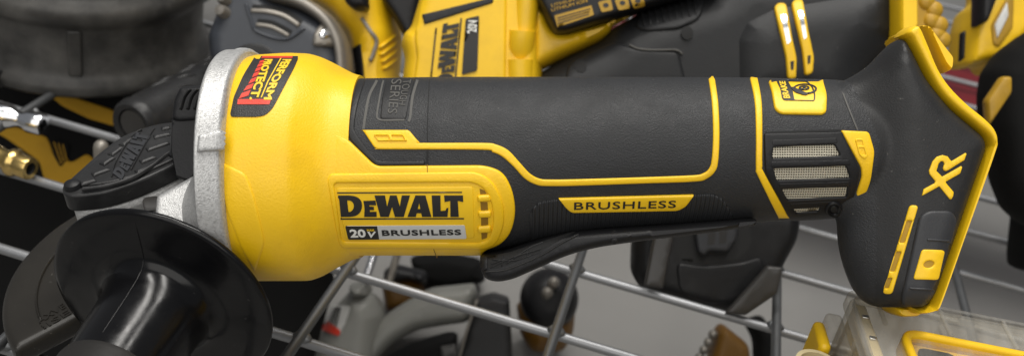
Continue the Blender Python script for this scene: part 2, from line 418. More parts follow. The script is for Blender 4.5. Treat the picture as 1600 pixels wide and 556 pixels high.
def prism(f, P, c0, c1, local=False):
    if not local: a, b = f.ray(P, 0); P = np.stack([a, b], 1)
    n = len(P); V = np.concatenate([f.w(P[:, 0], P[:, 1], np.full(n, c1)), f.w(P[:, 0], P[:, 1], np.full(n, c0))])
    Fc = [tuple(range(n)), tuple(range(n, 2*n))[::-1]]+[(i, (i+1) % n, n+(i+1) % n, n+i) for i in range(n)]
    return V, Fc
def boxg(c, hx, hy, hz, rot=0):
    ca, sa = math.cos(rot), math.sin(rot); V = []
    for z in (-hz, hz):
        for x, y in ((-hx, -hy), (hx, -hy), (hx, hy), (-hx, hy)): V.append((c[0]+x*ca-y*sa, c[1]+x*sa+y*ca, c[2]+z))
    return V, [(3, 2, 1, 0), (4, 5, 6, 7), (0, 1, 5, 4), (1, 2, 6, 5), (2, 3, 7, 6), (3, 0, 4, 7)]
def pix(u, v, depth): return toW(np.array([(u-800)/F*depth, (v-278)/F*depth, depth]))
def pixh(u, v, h):                          # photo pixel -> world point at height h over the deck
    r = np.array([(u-800)/F, (v-278)/F, 1.]); return toW(r*((CH-h)/r.dot(AN)))
def camdir(d): return np.asarray(d, float) @ R.T
A_ = lambda *p: np.array(p, float)

# ------------------------------------------------------------------ setting: floor, rack beam, wire deck
V, Fc = boxg((0, 1.5, -.21), 4, 4, .01); o = obj('floor', V, Fc, M_FLOOR); o['kind'] = 'structure'
V, Fc = boxg((0, .935, -.022), 1.2, .075, .014); beam = bev(obj('rack_beam', V, Fc, M_RED), .006)
tag(beam, 'dark red painted steel beam running under the rear of the wire deck', 'beam')
deck = thing('wire_deck', 'galvanised wire grid shelf that all the tools lie on', 'shelf')
WR = .0024
for k in range(-3, 15):
    y = .342+.0571*k
    V, Fc = tube([(-.75, y, -.0), (0, y, 0), (.62, y, 0)], WR); obj('long_wire', V, Fc, M_WIRE, deck, 60)
for k in range(-5, 6):
    x = -.0165+.1075*k
    V, Fc = tube([(x, .12, WR*1.9), (x, .5, WR*1.9), (x, 1.12, WR*1.9)], WR*1.05)
    V, Fc = join_geo([(V, Fc)]+[tube([(x-.0042, y, WR*.75), (x-.0024, y+.0002, WR*.95), (x+.0024, y-.0002, WR*.95), (x+.0044, y, WR*.75)], [WR*.5, WR*1.12, WR*1.12, WR*.5], 10) for y in [.342+.0571*q for q in range(-3, 13)]]); obj('cross_wire', V, Fc, M_WIRED, deck, 60)

# ------------------------------------------------------------------ the angle grinder
G = thing('angle_grinder', 'large yellow and grey cordless angle grinder lying across the wire shelf in front of everything', 'angle grinder')
LA = Loft(FR, [(399, 91, 437, 178, 2.25), (410, 88, 437, 184, 2.25), (455, 85, 437, 182, 2.25), (488, 86, 437, 174, 2.2), (505, 91, 431, 162, 2.2), (522, 99, 421, 151, 2.15), (535, 106, 414, 145.5, 2.1), (548, 113, 407, 142.8, 2.1), (556, 117, 404, 142.3, 2.1), (566, 119, 401.5, 142, 2.1)], 10)
V, Fc = LA.geo(4); HOUS = obj('motor_housing', V, Fc, M_YEL, G, 50)
LB = Loft(FR, [(540, 124, 398, 137, 2.15), (600, 123, 397, 136, 2.15), (670, 121.5, 397, 135, 2.15), (745, 121, 396, 133, 2.15), (775, 121, 391, 131, 2.1), (850, 121, 376, 124, 2.1), (930, 121, 363, 118, 2.1), (1000, 121, 358, 115, 2.1), (1100, 121.5, 352, 112, 2.1), (1180, 122, 348, 110, 2.1), (1250, 124, 343, 108, 2.1), (1300, 125, 339, 106, 2.1), (1345, 130, 334, 102, 2.1), (1385, 140, 325, 92, 2.1), (1425, 160, 305, 66, 2.1)], 30)
foot_out = rnd([(1290, 150), (1318, 127), (1340, 117, 20), (1364, 101, 20), (1386, 77, 10), (1404, 60, 3), (1411, 63, 3), (1440, 123, 14), (1478, 170, 14), (1531, 214, 16), (1535, 232, 12), (1455, 462, 22), (1440, 478, 14), (1368, 482, 16), (1346, 464, 16), (1331, 428, 20), (1321, 390, 20), (1318, 338, 8), (1290, 320)], 6)
FZ = facing(.3825)
FT = Pillow(FZ, foot_out, 46, 42, local=True, step=8, p=2.2, Tb=100); FT.drop = (1330, 1425, 32)
V, Fc = join_geo([LB.geo(6), FT.geo(10)])
tmp = obj('tmp', V, Fc, M_RUB); rm = tmp.modifiers.new('r', 'REMESH'); rm.mode = 'VOXEL'; rm.voxel_size = .00075; rm.use_smooth_shade = True
sm = tmp.modifiers.new('s', 'SMOOTH'); sm.iterations = 14; sm.factor = .5
dg = bpy.context.evaluated_depsgraph_get(); dg.update(); me = bpy.data.meshes.new_from_object(tmp.evaluated_get(dg)); bpy.data.objects.remove(tmp)
me.name = 'grip_body'; GB = bpy.data.objects.new('grip_body', me); COL.objects.link(GB); GB.parent = G; me.shade_smooth(); 
me.materials.clear(); me.materials.append(M_RUB); me.materials.append(M_FOOT)
cx = np.array([v.co[:] for v in me.vertices]); cx = ((cx-CAM) @ R); fa = cx[:, 0]/FR.s+800; fb = cx[:, 1]/FR.s+278
for p in me.polygons:
    i = p.vertices[0]; p.material_index = 1 if fa[i] > 1304+np.clip((fb[i]-126)*.35, 0, 34) else 0
def fp(*P): return A_(*P)

# lower yellow panel with its raised frame, ridges, painted seam and label
PAN = rnd([(520, 205, 0), (546, 220, 6), (587, 259.5, 10), (758, 258, 30), (786, 268, 26), (801, 296, 26), (806, 330, 30), (799, 360, 24), (782, 379, 18), (756, 388, 10), (750, 402, 3), (750, 480, 0), (520, 480, 0)], 6)
pan = patch('side_panel', LB, PAN, 6, M_YEL, G, bv=4, grid=8)
FRO = rnd([(512, 279), (517, 271), (746, 268, 24), (770, 282, 20), (786, 314, 24), (787, 347, 24), (775, 374, 16), (758, 383, 10), (534, 381), (529, 372)], 8)
FRI = rnd([(523, 288), (527, 285), (740, 284, 16), (759, 295, 14), (769, 318, 14), (770, 347, 14), (762, 369, 10), (749, 374, 6), (539, 372), (534, 367)], 5)
patch('panel_frame', LB, [FRO, FRI], 3.2, M_YEL, pan, bv=3, base=5.6, grid=6)
patch('label_plate', LB, rnd([(526, 292), (739, 290), (741, 367), (541, 369)], 5), 1.2, M_YELS, pan, bv=1.5, base=5.6)
for q in ([(745, 303), (765, 301), (767, 311), (746, 313)], [(746, 326), (767, 325), (767, 335), (747, 336)], [(745, 349), (766, 347), (767, 357), (746, 358)]):
    patch('vent_ridge', LB, rnd(q, 4), 5, M_YEL, pan, bv=3, base=5.4, grid=4, step=3)
for q in ([(750, 313), (761, 313), (762, 326), (751, 326)], [(751, 336), (762, 336), (762, 348), (751, 349)], [(749, 293), (757, 296), (760, 301), (750, 302)], [(751, 358), (761, 358), (760, 366), (752, 369)]):
    patch('vent_slot_shade', LB, A_(*q), .5, M_YGAPSHADE, pan, bv=0, base=5.7, grid=5)  # darker yellow patches paint the shade between the ridges
patch('painted_seam', LB, ribbon([(668, 257), (668.5, 284)], 1.1), .5, M_YGAPSHADE, pan, bv=0, base=5.9)  # dark strip painting the shade in the panel joint
patch('painted_seam', LB, ribbon([(677, 374), (678, 384), (681, 392), (685, 400)], 1.1), .5, M_YGAPSHADE, pan, bv=0, base=5.9)
Z2 = lambda P: A_(*P)*.3239+A_(500, 240)
LOGO = [[(92, 195), (150, 195), (182, 201), (202, 218), (207, 243), (199, 270), (178, 287), (150, 292), (104, 292), (100, 250), (96, 212), (90, 204)], [(134, 217), (148, 217), (163, 226), (168, 243), (162, 260), (150, 270), (140, 270)],
 [(212, 220), (270, 218), (273, 239), (240, 239), (241, 246), (262, 246), (263, 261), (242, 261), (243, 270), (275, 269), (276, 292), (216, 292), (218, 256), (215, 232)],
 [(266, 195), (316, 195), (326, 246), (340, 195), (372, 195), (387, 246), (397, 195), (436, 195), (406, 292), (364, 292), (350, 246), (334, 292), (294, 292)],
 [(424, 292), (462, 195), (510, 195), (538, 292), (494, 292), (490, 275), (468, 275), (464, 292)], [(473, 257), (486, 257), (480, 228)],
 [(540, 195), (582, 195), (583, 266), (606, 264), (612, 252), (620, 252), (616, 292), (546, 292)],
 [(600, 195), (690, 195), (691, 224), (665, 219), (670, 292), (630, 292), (629, 219), (602, 224)]]
LOGO[0] = [tuple(p) for p in rnd([q+(0 if k in (0, 8, 9, 10, 11) else 26,) for k, q in enumerate(LOGO[0])], 0, 4)]; LOGO[1] = [tuple(p) for p in rnd([q+((0 if k in (0, 6) else 14),) for k, q in enumerate(LOGO[1])], 0, 4)]
patch('logo_lettering', LB, [Z2(L) for L in LOGO], 1, M_INK, pan, bv=0, base=6.9, grid=5, step=3)
lo0 = np.concatenate([np.asarray(L, float) for L in LOGO]).min(0); sp0 = np.concatenate([np.asarray(L, float) for L in LOGO]).max(0)-lo0
for a, b in (((528, 299.3), (722, 298.5)), ((533, 337.8), (725, 337.3))):
    patch('logo_rule', LB, ribbon(np.linspace(a, b, 20), 1.7), .8, M_INK, pan, bv=0, base=6.8, grid=5)
BA = patch('rating_plate', LB, rnd([(541, 348, 2), (726, 347, 2), (729, 366.5, 3), (545, 367.5, 3)], 2), 1., M_SILV, G, bv=0, base=6.9, grid=4, step=3, sharp=18)
patch('rating_plate_block', LB, rnd([(540.5, 348, 2), (590, 348, 0), (593, 367, 0), (545, 367.5, 3)], 2), 1.6, M_INK, BA, bv=0, base=6.9)
text('rating_lettering', LB, '20', quad([(549, 364), (573, 363.6), (571, 352), (546.5, 352.4)]), 2.2, M_WHITE, BA, bold=.03, base=6.9)
text('rating_lettering', LB, 'V', quad([(574, 364), (587, 364), (588, 355.5), (575, 355.5)]), 2.2, M_WHITE, BA, bold=.03, base=6.9)
text('rating_lettering', LB, 'MAX', quad([(574.5, 354.8), (586, 354.7), (585.6, 352), (574, 352.1)]), 2.2, M_LYEL, BA, bold=.02, base=6.9)
text('rating_lettering', LB, 'BRUSHLESS', quad([(598, 361.8), (721, 360.5), (720, 352.8), (597, 353.6)]), 1.8, M_INK, BA, bold=.025, base=6.9, sp=1.08)

# upper trims
patch('trim_line', LB, np.concatenate([spline(A_((567, 204), (570, 203.5), (637, 203.5)), 2), spline(A_((641, 206), (655, 222), (662, 223.5), (755, 223.5), (775, 226), (794, 235), (812, 254), (828, 271), (843, 279), (860, 280.5), (900, 280), (1000, 277), (1080, 274), (1098, 271), (1108, 263), (1112, 248), (1114, 210), (1112, 160), (1106, 118), (1104, 100)), 5),
      spline(A_((1114, 100), (1116, 118), (1122, 160), (1124, 210), (1122, 252), (1117, 268), (1104, 279), (1085, 283.5), (1000, 286.5), (900, 290), (855, 290.5), (838, 288.5), (820, 279), (803, 261), (785, 245), (770, 238), (750, 234), (600, 233.5), (588, 232), (583, 228)), 5)]), 2.4, M_YEL, G, bv=2.5, grid=5, step=4)
patch('trim_window', LB, [rnd([(584, 211), (630, 211), (637, 221), (591, 221)], 2), rnd([(587, 213), (607, 213), (609, 219.5), (592, 219.5)], 1), rnd([(612, 213), (629, 213), (633, 219.5), (615, 219.5)], 1)], 2.2, M_YELS, G, bv=1, base=2.8, grid=3, step=2)
patch('grip_rim', LB, np.concatenate([spline(A_((577, 100), (572, 122), (560, 160), (554, 195), (556, 207), (567, 224), (585, 246), (600, 252), (664, 251.5)), 4), spline(A_((664, 258), (598, 259), (584, 255), (556, 228), (545, 213), (545, 190), (551, 155), (560, 122), (564, 100)), 4)]), 2, M_FOOT, G, bv=2.5, grid=5)
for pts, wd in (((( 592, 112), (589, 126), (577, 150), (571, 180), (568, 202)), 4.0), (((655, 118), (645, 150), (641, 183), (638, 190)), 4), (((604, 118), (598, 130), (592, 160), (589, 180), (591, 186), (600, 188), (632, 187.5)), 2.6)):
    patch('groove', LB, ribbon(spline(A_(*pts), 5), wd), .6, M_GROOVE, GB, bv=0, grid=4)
patch('embossed_badge', LB, rnd([(605, 118, 1), (650, 118, 1), (640, 155, 3), (634, 187, 5), (594, 186, 5), (597, 155, 3)], 4), 1.2, M_FOOT, GB, bv=2)
text('embossed_lettering', LB, 'SERIES', quad([(612, 126), (606, 178), (620, 179), (628, 126)]), 1.6, M_GROOVE, GB, base=.6, bold=-.004)
text('embossed_lettering', LB, 'TOUGH', quad([(630, 127), (623, 165), (633, 166), (643, 126)]), 1.6, M_GROOVE, GB, base=.6, bold=-.004)
patch('painted_seam', LB, ribbon(spline(A_((676, 100), (671, 125), (668, 190), (668, 222)), 6), 1.5), .5, M_GAPSHADE, GB, bv=0, grid=3)  # black strip on the surface paints the shade of the grip joint
patch('painted_seam', LB, ribbon(A_((668, 234), (668, 258)), 1.5), 3.2, M_GAPSHADE, GB, bv=0, grid=3)
# thumb rib zone, word plate
RIB = rnd([(830, 374, 4), (826, 335, 14), (840, 315, 14), (872, 311, 6), (1085, 304, 4), (1114, 303, 14), (1130, 311, 12), (1143, 332, 10), (1148, 350, 4), (1148, 372, 0), (830, 392, 0)], 8)
def rib_mat():
    M = M_RUB.copy(); M.name = 'ribbed_grip_rubber'; nt = M.node_tree; N = nt.nodes; L = nt.links
    tc = N.new('ShaderNodeTexCoord'); mp = N.new('ShaderNodeMapping'); mp.inputs['Rotation'].default_value = Matrix(R.T.tolist()).to_euler(); L.new(tc.outputs['Object'], mp.inputs[0])
    wv = N.new('ShaderNodeTexWave'); wv.inputs['Scale'].default_value = 190; wv.inputs['Distortion'].default_value = .4; L.new(mp.outputs[0], wv.inputs[0])
    bp = N.new('ShaderNodeBump'); bp.inputs['Strength'].default_value = .8; bp.inputs['Distance'].default_value = .0006; L.new(wv.outputs[0], bp.inputs['Height'])
    L.new(bp.outputs[0], N['Principled BSDF'].inputs['Normal']); return M
patch('thumb_pad', LB, RIB, 2.2, rib_mat(), GB, bv=3, grid=7)
wp = patch('word_plate', LB, rnd([(872, 309, 2), (1084, 303.5, 2), (1071, 321, 8), (1058, 327, 5), (893, 330.5, 5), (885, 325, 6)], 4), 3.2, M_YELS, G, bv=1.5, base=1.2, grid=6)
text('word_lettering', LB, 'BRUSHLESS', quad([(896, 324.5), (1055, 321), (1056, 310.5), (896.5, 313.5)]), 4.2, M_INK, wp, base=1.2, bold=.004, sp=1.08)

# rear trims, brake badge, vent
patch('rear_trim_line', LB, np.concatenate([spline(A_((1166, 96), (1171, 120), (1179, 160), (1181, 210), (1181, 262), (1184, 275), (1215, 337), (1217, 340)), 5), spline(A_((1236, 340), (1234, 338), (1230, 333), (1194, 270), (1191, 258), (1191, 210), (1190, 160), (1183, 120), (1178, 96)), 5)]), 2.4, M_YEL, G, bv=2.5, grid=5, step=4)
patch('rear_trim_plate', LB, rnd([(1313, 204, 3), (1357, 206, 6), (1366, 237, 8), (1360, 282, 10), (1346, 318, 10), (1334, 334, 8), (1312, 345, 3), (1306, 344, 2), (1329, 328, 4), (1346, 276, 5), (1345, 262, 5)], 4), 3.4, M_YEL, G, bv=2.5, grid=5)
patch('trim_window', LB, [rnd([(1334, 217), (1347, 217), (1355, 243), (1350, 249), (1341, 243)], 4), rnd([(1337, 220), (1345, 220), (1347, 228), (1339, 228)], 1.5), rnd([(1340, 231), (1348, 231), (1351, 242), (1344, 241)], 1.5)], 1.8, M_YELS, G, bv=1, base=3, grid=3, step=2)
VF = rnd([(1193, 209, 4), (1315, 206, 3), (1343, 264, 4), (1341, 279, 6), (1328, 328, 6), (1305, 340, 4), (1236, 343, 4), (1229, 334, 4), (1195, 268, 5)], 4)
SL = [rnd(q, 3) for q in ([(1208, 230), (1303, 226), (1312, 243), (1206, 247)], [(1208, 263), (1321, 259), (1327, 277), (1213, 281)], [(1221, 294), (1323, 289), (1322, 306), (1230, 311)], [(1238, 322), (1282, 319), (1278, 329), (1243, 331)])]
vent = patch('filter_frame', LB, [VF]+SL, 3.5, M_BLK, G, bv=2, grid=5, step=4)
for q in SL: patch('filter_mesh', LB, q, .3, M_WEAVE, vent, bv=0, grid=5)
for k, y0 in enumerate((218, 251, 284, 314)):
    xl, xr = ((1205, 1306), (1203, 1326), (1216, 1326), (1233, 1300))[k]
    patch('filter_rail', LB, rnd([(xl, y0+1.5), (xr, y0-2), (xr+2, y0+6), (xl+1, y0+9.5)], 3), 1, M_BLK, vent, bv=.8, base=3, grid=4)
patch('screw_boss', LB, [circle((1302, 323), 13, 24, 11), circle((1302, 323), 9, 20, 7.5)], 3.5, M_BLK, vent, bv=1.5, base=4, grid=3, step=3)
patch('screw_head', LB, circle((1302, 323), 6, 16, 5), 2, M_FOOT, vent, bv=1.5, base=3.5, grid=2, step=2)
bb = patch('brake_badge', LB, rnd([(1197, 112, 2), (1284, 112, 2), (1287, 126, 10), (1293, 146, 8), (1292, 174, 8), (1286, 178, 6), (1221, 177, 10), (1211, 170, 8), (1206, 140, 6)], 5), 4, M_YELS, G, bv=2.5, grid=6, corr=True)
Z3 = lambda P: A_(*P)*.144+A_(1190, 110)
patch('badge_outline', LB, [Z3(rnd([(160, 112), (500, 118), (560, 180), (585, 260), (580, 320), (565, 332), (245, 325), (222, 300), (205, 200)], 24)), Z3(rnd([(285, 118), (490, 124), (545, 185), (570, 262), (568, 318), (555, 324), (355, 320), (335, 200)], 18))], 1, M_INK, bb, bv=0, base=3.8, grid=4, step=2, corr=True)
text('badge_lettering', LB, 'BRAKE', quad([Z3([(312, 302)])[0], Z3([(255, 118)])[0], Z3([(190, 116)])[0], Z3([(240, 302)])[0]]), 1.8, M_LYEL, bb, base=3.8, bold=.03, corr=True)
patch('badge_disc', LB, [Z3(circle((470, 200), 132, 30, 58)), Z3(circle((470, 197), 112, 30, 44))], 1.4, M_INK, bb, bv=0, base=3.8, grid=4, step=2, corr=True)
patch('badge_disc', LB, [Z3(circle((462, 188), 60, 22, 26)), Z3(circle((440, 184), 14, 10, 8)), Z3(circle((488, 182), 14, 10, 8)), Z3(circle((470, 200), 14, 10, 7))], 1.4, M_INK, bb, bv=0, base=3.8, grid=4, step=2, corr=True)
patch('badge_guard', LB, Z3(rnd([(310, 180), (345, 178), (470, 235), (510, 250), (490, 268), (440, 262), (340, 215)], 14)), 1.6, M_INK, bb, bv=0, base=3.8, grid=4, step=2, corr=True)
patch('painted_seam', LB, ribbon(spline(A_((1303, 100), (1310, 126), (1324, 165), (1340, 204)), 6), 2.2), .9, M_GROOVE, GB, bv=0, grid=3)
patch('collar', LB, ribbon(spline(A_((1196, 207.5), (1250, 206), (1314, 203.5)), 6), 3), 1.2, M_GAPSHADE, GB, bv=0, grid=3)

# battery foot: rim, lugs, rail, button pad, monogram
rim_o = spline(A_((1403, 58), (1408, 49), (1418, 43), (1428, 46), (1440, 72), (1456, 110), (1474, 137), (1500, 163), (1528, 186), (1543, 203), (1548, 222), (1543, 244), (1500, 365), (1461, 474), (1452, 484), (1438, 488), (1424, 488)), 5)
rim_i = spline(A_((1422, 479), (1430, 479), (1444, 476), (1453, 464), (1490, 360), (1531, 240), (1534, 226), (1529, 214), (1512, 199), (1478, 171), (1456, 148), (1439, 120), (1411, 63)), 5)
RP = Pillow(FZ, np.concatenate([rim_o, rim_i]), 34, 7, Tb=36, local=True, step=5); V, Fc = RP.geo(6); rimo = obj('battery_rim', V, Fc, M_YELS, G, 50)
V, Fc = Pillow(facing(.405), rnd([(1420, 44), (1432, 47), (1450, 72), (1469, 96), (1467, 114), (1461, 120), (1450, 108), (1432, 70)], 6), 60, 5, Tb=130, local=True).geo(8); obj('battery_lug', V, Fc, M_YELS, G, 50)
V, Fc = Pillow(FR, rnd([(1376, 470), (1424, 472), (1420, 484), (1412, 489), (1390, 490), (1380, 484)], 5), 60, 5, Tb=20, local=True).geo(8); obj('battery_lug', V, Fc, M_YELS, G, 50)
rail_o = rnd([(1421, 320, 6), (1435, 321, 6), (1394, 459, 6), (1379, 458, 6)], 6)
def along(t0, t1, x0, x1):
    L = lambda t: (1423.5-42*t, 327+124*t); a = L(t0); b = L(t1)
    return rnd([(a[0]+x0, a[1]), (a[0]+x1, a[1]), (b[0]+x1, b[1]), (b[0]+x0, b[1])], 2)
WIN = [along(.14, .42, -.5, 7), along(.53, .78, -.5, 7), along(.86, .99, -1, 6.5)]
rail = patch('slide_rail', FT, [rail_o]+WIN, 3.2, M_YELS, G, bv=2, grid=4, step=4)
for q in WIN: patch('rail_window_shade', FT, q, .6, M_YELD, rail, bv=0, grid=4)  # recess floors in darker yellow, painting their shade
pad = patch('latch_pad', FT, rnd([(1436, 338, 14), (1450, 329, 14), (1486, 329, 14), (1495, 344, 12), (1462, 466, 14), (1446, 478, 10), (1410, 477, 10), (1408, 465, 10)], 8), 4, M_PAD, G, bv=5, grid=6)
patch('latch_button', FT, [rnd([(1439, 389), (1473, 390), (1462, 436), (1426, 436)], 5), circle((1449, 412), 8, 16, 5.5, -.3)], 2.5, M_YELS, pad, bv=1.5, base=3.6, grid=4, step=3)
patch('button_hole_shade', FT, circle((1449, 412), 8.5, 16, 6, -.3), .5, M_YELD, pad, bv=0, base=3.8, grid=4, step=3)  # darker yellow disc painting the shade down the hole
for a, b in (((1447, 374), (1480, 375.5)), ((1421, 449), (1453, 451))): patch('latch_ridge', FT, ribbon(np.linspace(a, b, 6), 3.4), 2.2, M_PAD, pad, bv=1.2, base=3.6, grid=3, step=3)
Z4 = lambda P: A_(*P)*.1797+A_(1420, 220)
XR = [[(112, 478), (128, 420), (222, 368), (228, 352), (178, 290), (172, 262), (204, 180), (240, 140), (290, 124), (335, 136), (362, 172), (372, 176), (490, 106), (500, 112), (480, 168), (345, 252), (320, 264), (300, 256), (294, 238), (306, 200), (296, 180), (276, 178), (256, 200), (238, 262), (288, 312), (452, 220), (462, 228), (444, 284), (318, 356), (322, 368), (388, 446), (382, 480), (366, 510), (352, 506), (262, 396)]]
patch('monogram', FT, [Z4(L) for L in XR], 2.2, M_YELS, G, bv=.8, grid=4, step=2.5)

# warning label on the motor housing
LB2 = [(402, 76), (462, 76), (466, 92, 3), (460, 106, 3), (426, 170, 14), (414, 181, 8), (400, 183, 4), (362, 183, 2), (360.5, 178, 2), (366, 152, 4), (380, 119, 10), (397, 92, 4)]
wl = patch('warning_label', LA, rnd(LB2, 4), 1.2, M_BLABEL, G, bv=0, grid=5)
Z5 = lambda P: A_(*P)*.234+A_(330, 70)
def column(xa, xb):                         # two polylines (left/right edge) in zoomed label coordinates, param 0..1 downwards
    xa = A_(*xa); xb = A_(*xb)
    def f(P):
        t = P[:, 0]; th = np.radians(-76+38.5*t); y = (262+172*np.sin(th)-70)/.234
        L = np.interp(y, xa[:, 1], xa[:, 0]); Rr = np.interp(y, xb[:, 1], xb[:, 0])
        x = L*(1-P[:, 1])+Rr*P[:, 1]
        return np.stack([x, y], 1)*.234+A_(330, 70)
    return f
E1 = ([(484, 95), (452, 150), (395, 250), (352, 357)], [(545, 95), (512, 150), (450, 250), (406, 357)])
E2 = ([(362, 95), (342, 150), (298, 250), (258, 357)], [(420, 95), (392, 150), (358, 250), (318, 357)])
text('label_lettering', LA, 'PERFORM', column(*E1), 1.8, M_LYEL, wl, bold=.04, base=.6, step=.05)
text('label_lettering', LA, 'PROTECT.', column(*E2), 1.8, M_LYEL, wl, bold=.04, base=.6, step=.05)
patch('label_rule', LA, Z5(np.concatenate([[(462, 98), (432, 150), (376, 250), (332, 357)], [(340, 357), (384, 250), (440, 150), (470, 98)]])), 1.5, M_LYEL, wl, bv=0, base=.4, grid=3)
patch('label_stripe', LA, Z5([(180, 368), (400, 368), (388, 402), (176, 402)]), 1.5, M_LRED, wl, bv=0, base=.4, grid=4)
patch('label_stripe', LA, Z5([(345, 84), (545, 84), (542, 96), (335, 96)]), 1.5, M_LRED, wl, bv=0, base=.4, grid=4)
E3 = column([(338, 95), (310, 150), (262, 250), (186, 357)], [(362, 95), (342, 150), (292, 250), (244, 357)])
for k in range(7):
    t0, t1 = .03+k*.136, .03+k*.136+.10
    q = np.array([(t0+.035, 0), (t0-.02, 1), (t1-.02, 1), (t1+.035, 0)]); q[:, 0] = np.clip(q[:, 0], .02, .985)
    patch('label_dash', LA, E3(resample(q, .1)), 1.5, M_LRED, wl, bv=0, base=.4, grid=4)
patch('housing_facet', LA, rnd([(343, 252, 2), (384, 272, 8), (395, 300, 10), (414, 378, 10), (398, 424, 4), (378, 390), (355, 330), (344, 280)], 6), 2, M_YEL, HOUS, bv=4, grid=7)

# gear case
LC = Loft(FR, [(362, 96, 426, 192, 2.3), (366, 84, 434, 206, 2.3), (369, 81, 437, 209, 2.3), (398, 80, 438, 198, 2.3), (401, 84, 437, 192, 2.3)], 1)
V, Fc = LC.geo(2); gc = obj('gear_case', V, Fc, M_ALU, G, 35)
LD = Loft(FR, [(288, 292, 400, 85, 2.3), (320, 272, 420, 118, 2.4), (350, 235, 432, 165, 2.4), (372, 150, 436, 192, 2.3)], 8)
V, Fc = LD.geo(5); obj('gear_neck', V, Fc, M_ALU, gc, 40)
patch('flange_lug', LC, rnd([(307, 238), (310, 212), (342, 203), (352, 212), (350, 236)], 3), 9, M_ALU, gc, bv=3, grid=5)
V, Fc = Pillow(FR, rnd([(362, 100), (368, 82), (378, 76), (396, 77), (400, 90), (398, 104)], 6), 40, 8, local=True).geo(5); obj('flange_tab', V, Fc, M_ALU, gc, 50)
t_ = np.array([0, 1, -1.4]); t_ /= np.linalg.norm(t_); n_ = np.array([0, -1.4, -1.]); n_ /= np.linalg.norm(n_)
GF = Frame(FR.cam(200, 250, 34), (1, 0, 0), t_, n_, FR.s)
COVP = spline(A_((97, 296), (101, 287), (128, 262), (160, 234), (192, 212), (235, 196), (270, 190), (302, 189), (306, 214), (303, 240), (285, 250), (262, 262), (215, 283), (165, 299), (122, 305), (103, 304)), 4, True)
V, Fc = prism(GF, COVP, -30, 0); cov = bev(obj('gear_cover', V, Fc, M_COV, G, 40), .0009)
a, b = GF.ray(COVP, 0); CL = np.stack([a, b], 1); cc = CL.mean(0)
V, Fc = prism(GF, (CL-cc)*[.97, .95]+cc+[4, 0], -150, -29, True); bev(obj('gear_nose', V, Fc, M_ALU, gc, 40), .003)
V, Fc = prism(GF, (CL-cc)*[.7, .8]+cc+[40, 0], -240, -149, True); bev(obj('spindle_collar', V, Fc, M_ALU, gc, 40), .004)
CS = Flat(GF, 0)
inn = (CL-cc)*[.86, .80]+cc+[4, -4]
class FlatL(Surf): pass
def plate(name, f, P, c0, c1, M, parent, bw=0):
    V, Fc = prism(f, P, c0, c1, True); o = obj(name, V, Fc, M, parent, 40)
    return bev(o, bw) if bw else o
plate('cover_field', GF, inn, -2, 4, M_COV, cov, .0006)
def ridge(name, P, wd, hgt, M, cap=.45):
    a, b = GF.ray(A_(*P), 4); pts = spline(np.stack([a, b], 1), 6)
    V, Fc = Pillow(GF, rnd([tuple(p) for p in ribbon(pts, wd)], wd*cap), hgt, wd*.48, Tb=2, local=True, step=3).geo(4)
    return obj(name, np.asarray(V)+camdir(n_)*FR.s*4, Fc, M, cov, 60)
for P in (((159, 258), (177, 246)), ((144, 274), (171, 264)), ((172, 243), (190, 230)), ((190, 228), (204, 216)), ((219, 254), (243, 245)), ((229, 235), (264, 223)), ((240, 215), (266, 209)), ((126, 288), (150, 281)), ((212, 270), (236, 260)), ((252, 202), (266, 199))):
    ridge('cover_ridge', P, 12, 4, M_COV)
ridge('cover_line', ((175, 277), (181, 254), (204, 217), (222, 203)), 2.4, 3, M_COV); ridge('cover_line', ((205, 266), (235, 211), (242, 202)), 2.4, 3, M_COV)
ridge('cover_lip', ((128, 297), (165, 292), (205, 280), (240, 259), (264, 241), (284, 234)), 6, 5, M_COV)
ltr = Flat(GF, 4)
patch('cover_lettering', ltr, [quad([(189, 284), (237, 212), (212, 208), (176, 272)])(np.stack([((np.asarray(L, float)-lo0)/sp0)[:, 0], 1-((np.asarray(L, float)-lo0)/sp0)[:, 1]], 1)) for L in LOGO], 2.2, M_PAD, cov, bv=0, grid=5, step=3)
for (u, v) in ((114, 292), (276, 243)):
    a, b = GF.ray([(u, v)], 0); O = GF.w(a[0], b[0], 0)
    V, Fc = lathe([(0, .0026), (.0018, .0024), (.0028, .0018), (.0032, .0006), (.0033, -.001)], O, camdir(n_), 24); sw = obj('cover_screw', V, Fc, M_BLK, cov, 40)
    V, Fc = lathe([(0, .0022), (.0010, .0028), (.0013, .0027), (.0015, .0022)], O, camdir(n_), 6); obj('screw_socket', V, Fc, M_FOOT, sw, 30)
# spindle lock block with its ribs, and the dark web beside the flange
V, Fc = Pillow(FR, rnd([(302, 140), (344, 138), (344, 178), (330, 196), (300, 198), (288, 190), (292, 160)], 6), 26, 8, local=True).geo(6); V = np.asarray(V)+camdir((0, 0, -1))*.012; lk = obj('spindle_lock', V, Fc, M_BLK, G, 50)
for k in range(4):
    x = 284+k*11
    P0 = spline(A_((x+14, 139), (x+4, 152), (x-2, 172)), 5); fr_ = facing(.372)
    V, Fc = Pillow(fr_, ribbon(P0, 5), 7, 2.4, local=True, step=3).geo(3); obj('lock_rib', V, Fc, M_FOOT, lk, 50)
V, Fc = Pillow(FR, rnd([(285, 186), (335, 176), (338, 262), (322, 290), (292, 280), (284, 240)], 6), 70, 8, Tb=20, local=True).geo(6); obj('lock_web', V, Fc, M_BLK, G, 50)
GBK = Pillow(facing(.374), rnd([(246, 306), (300, 272), (322, 262), (338, 276), (346, 330), (352, 380), (300, 360), (250, 350)], 6), 14, 8, Tb=60, local=True, tilt=(-.1, .55))  # added block, its face tilted up to catch the lamp light
V, Fc = GBK.geo(6); obj('added_gear_block', V, Fc, M_ALU, gc, 40)
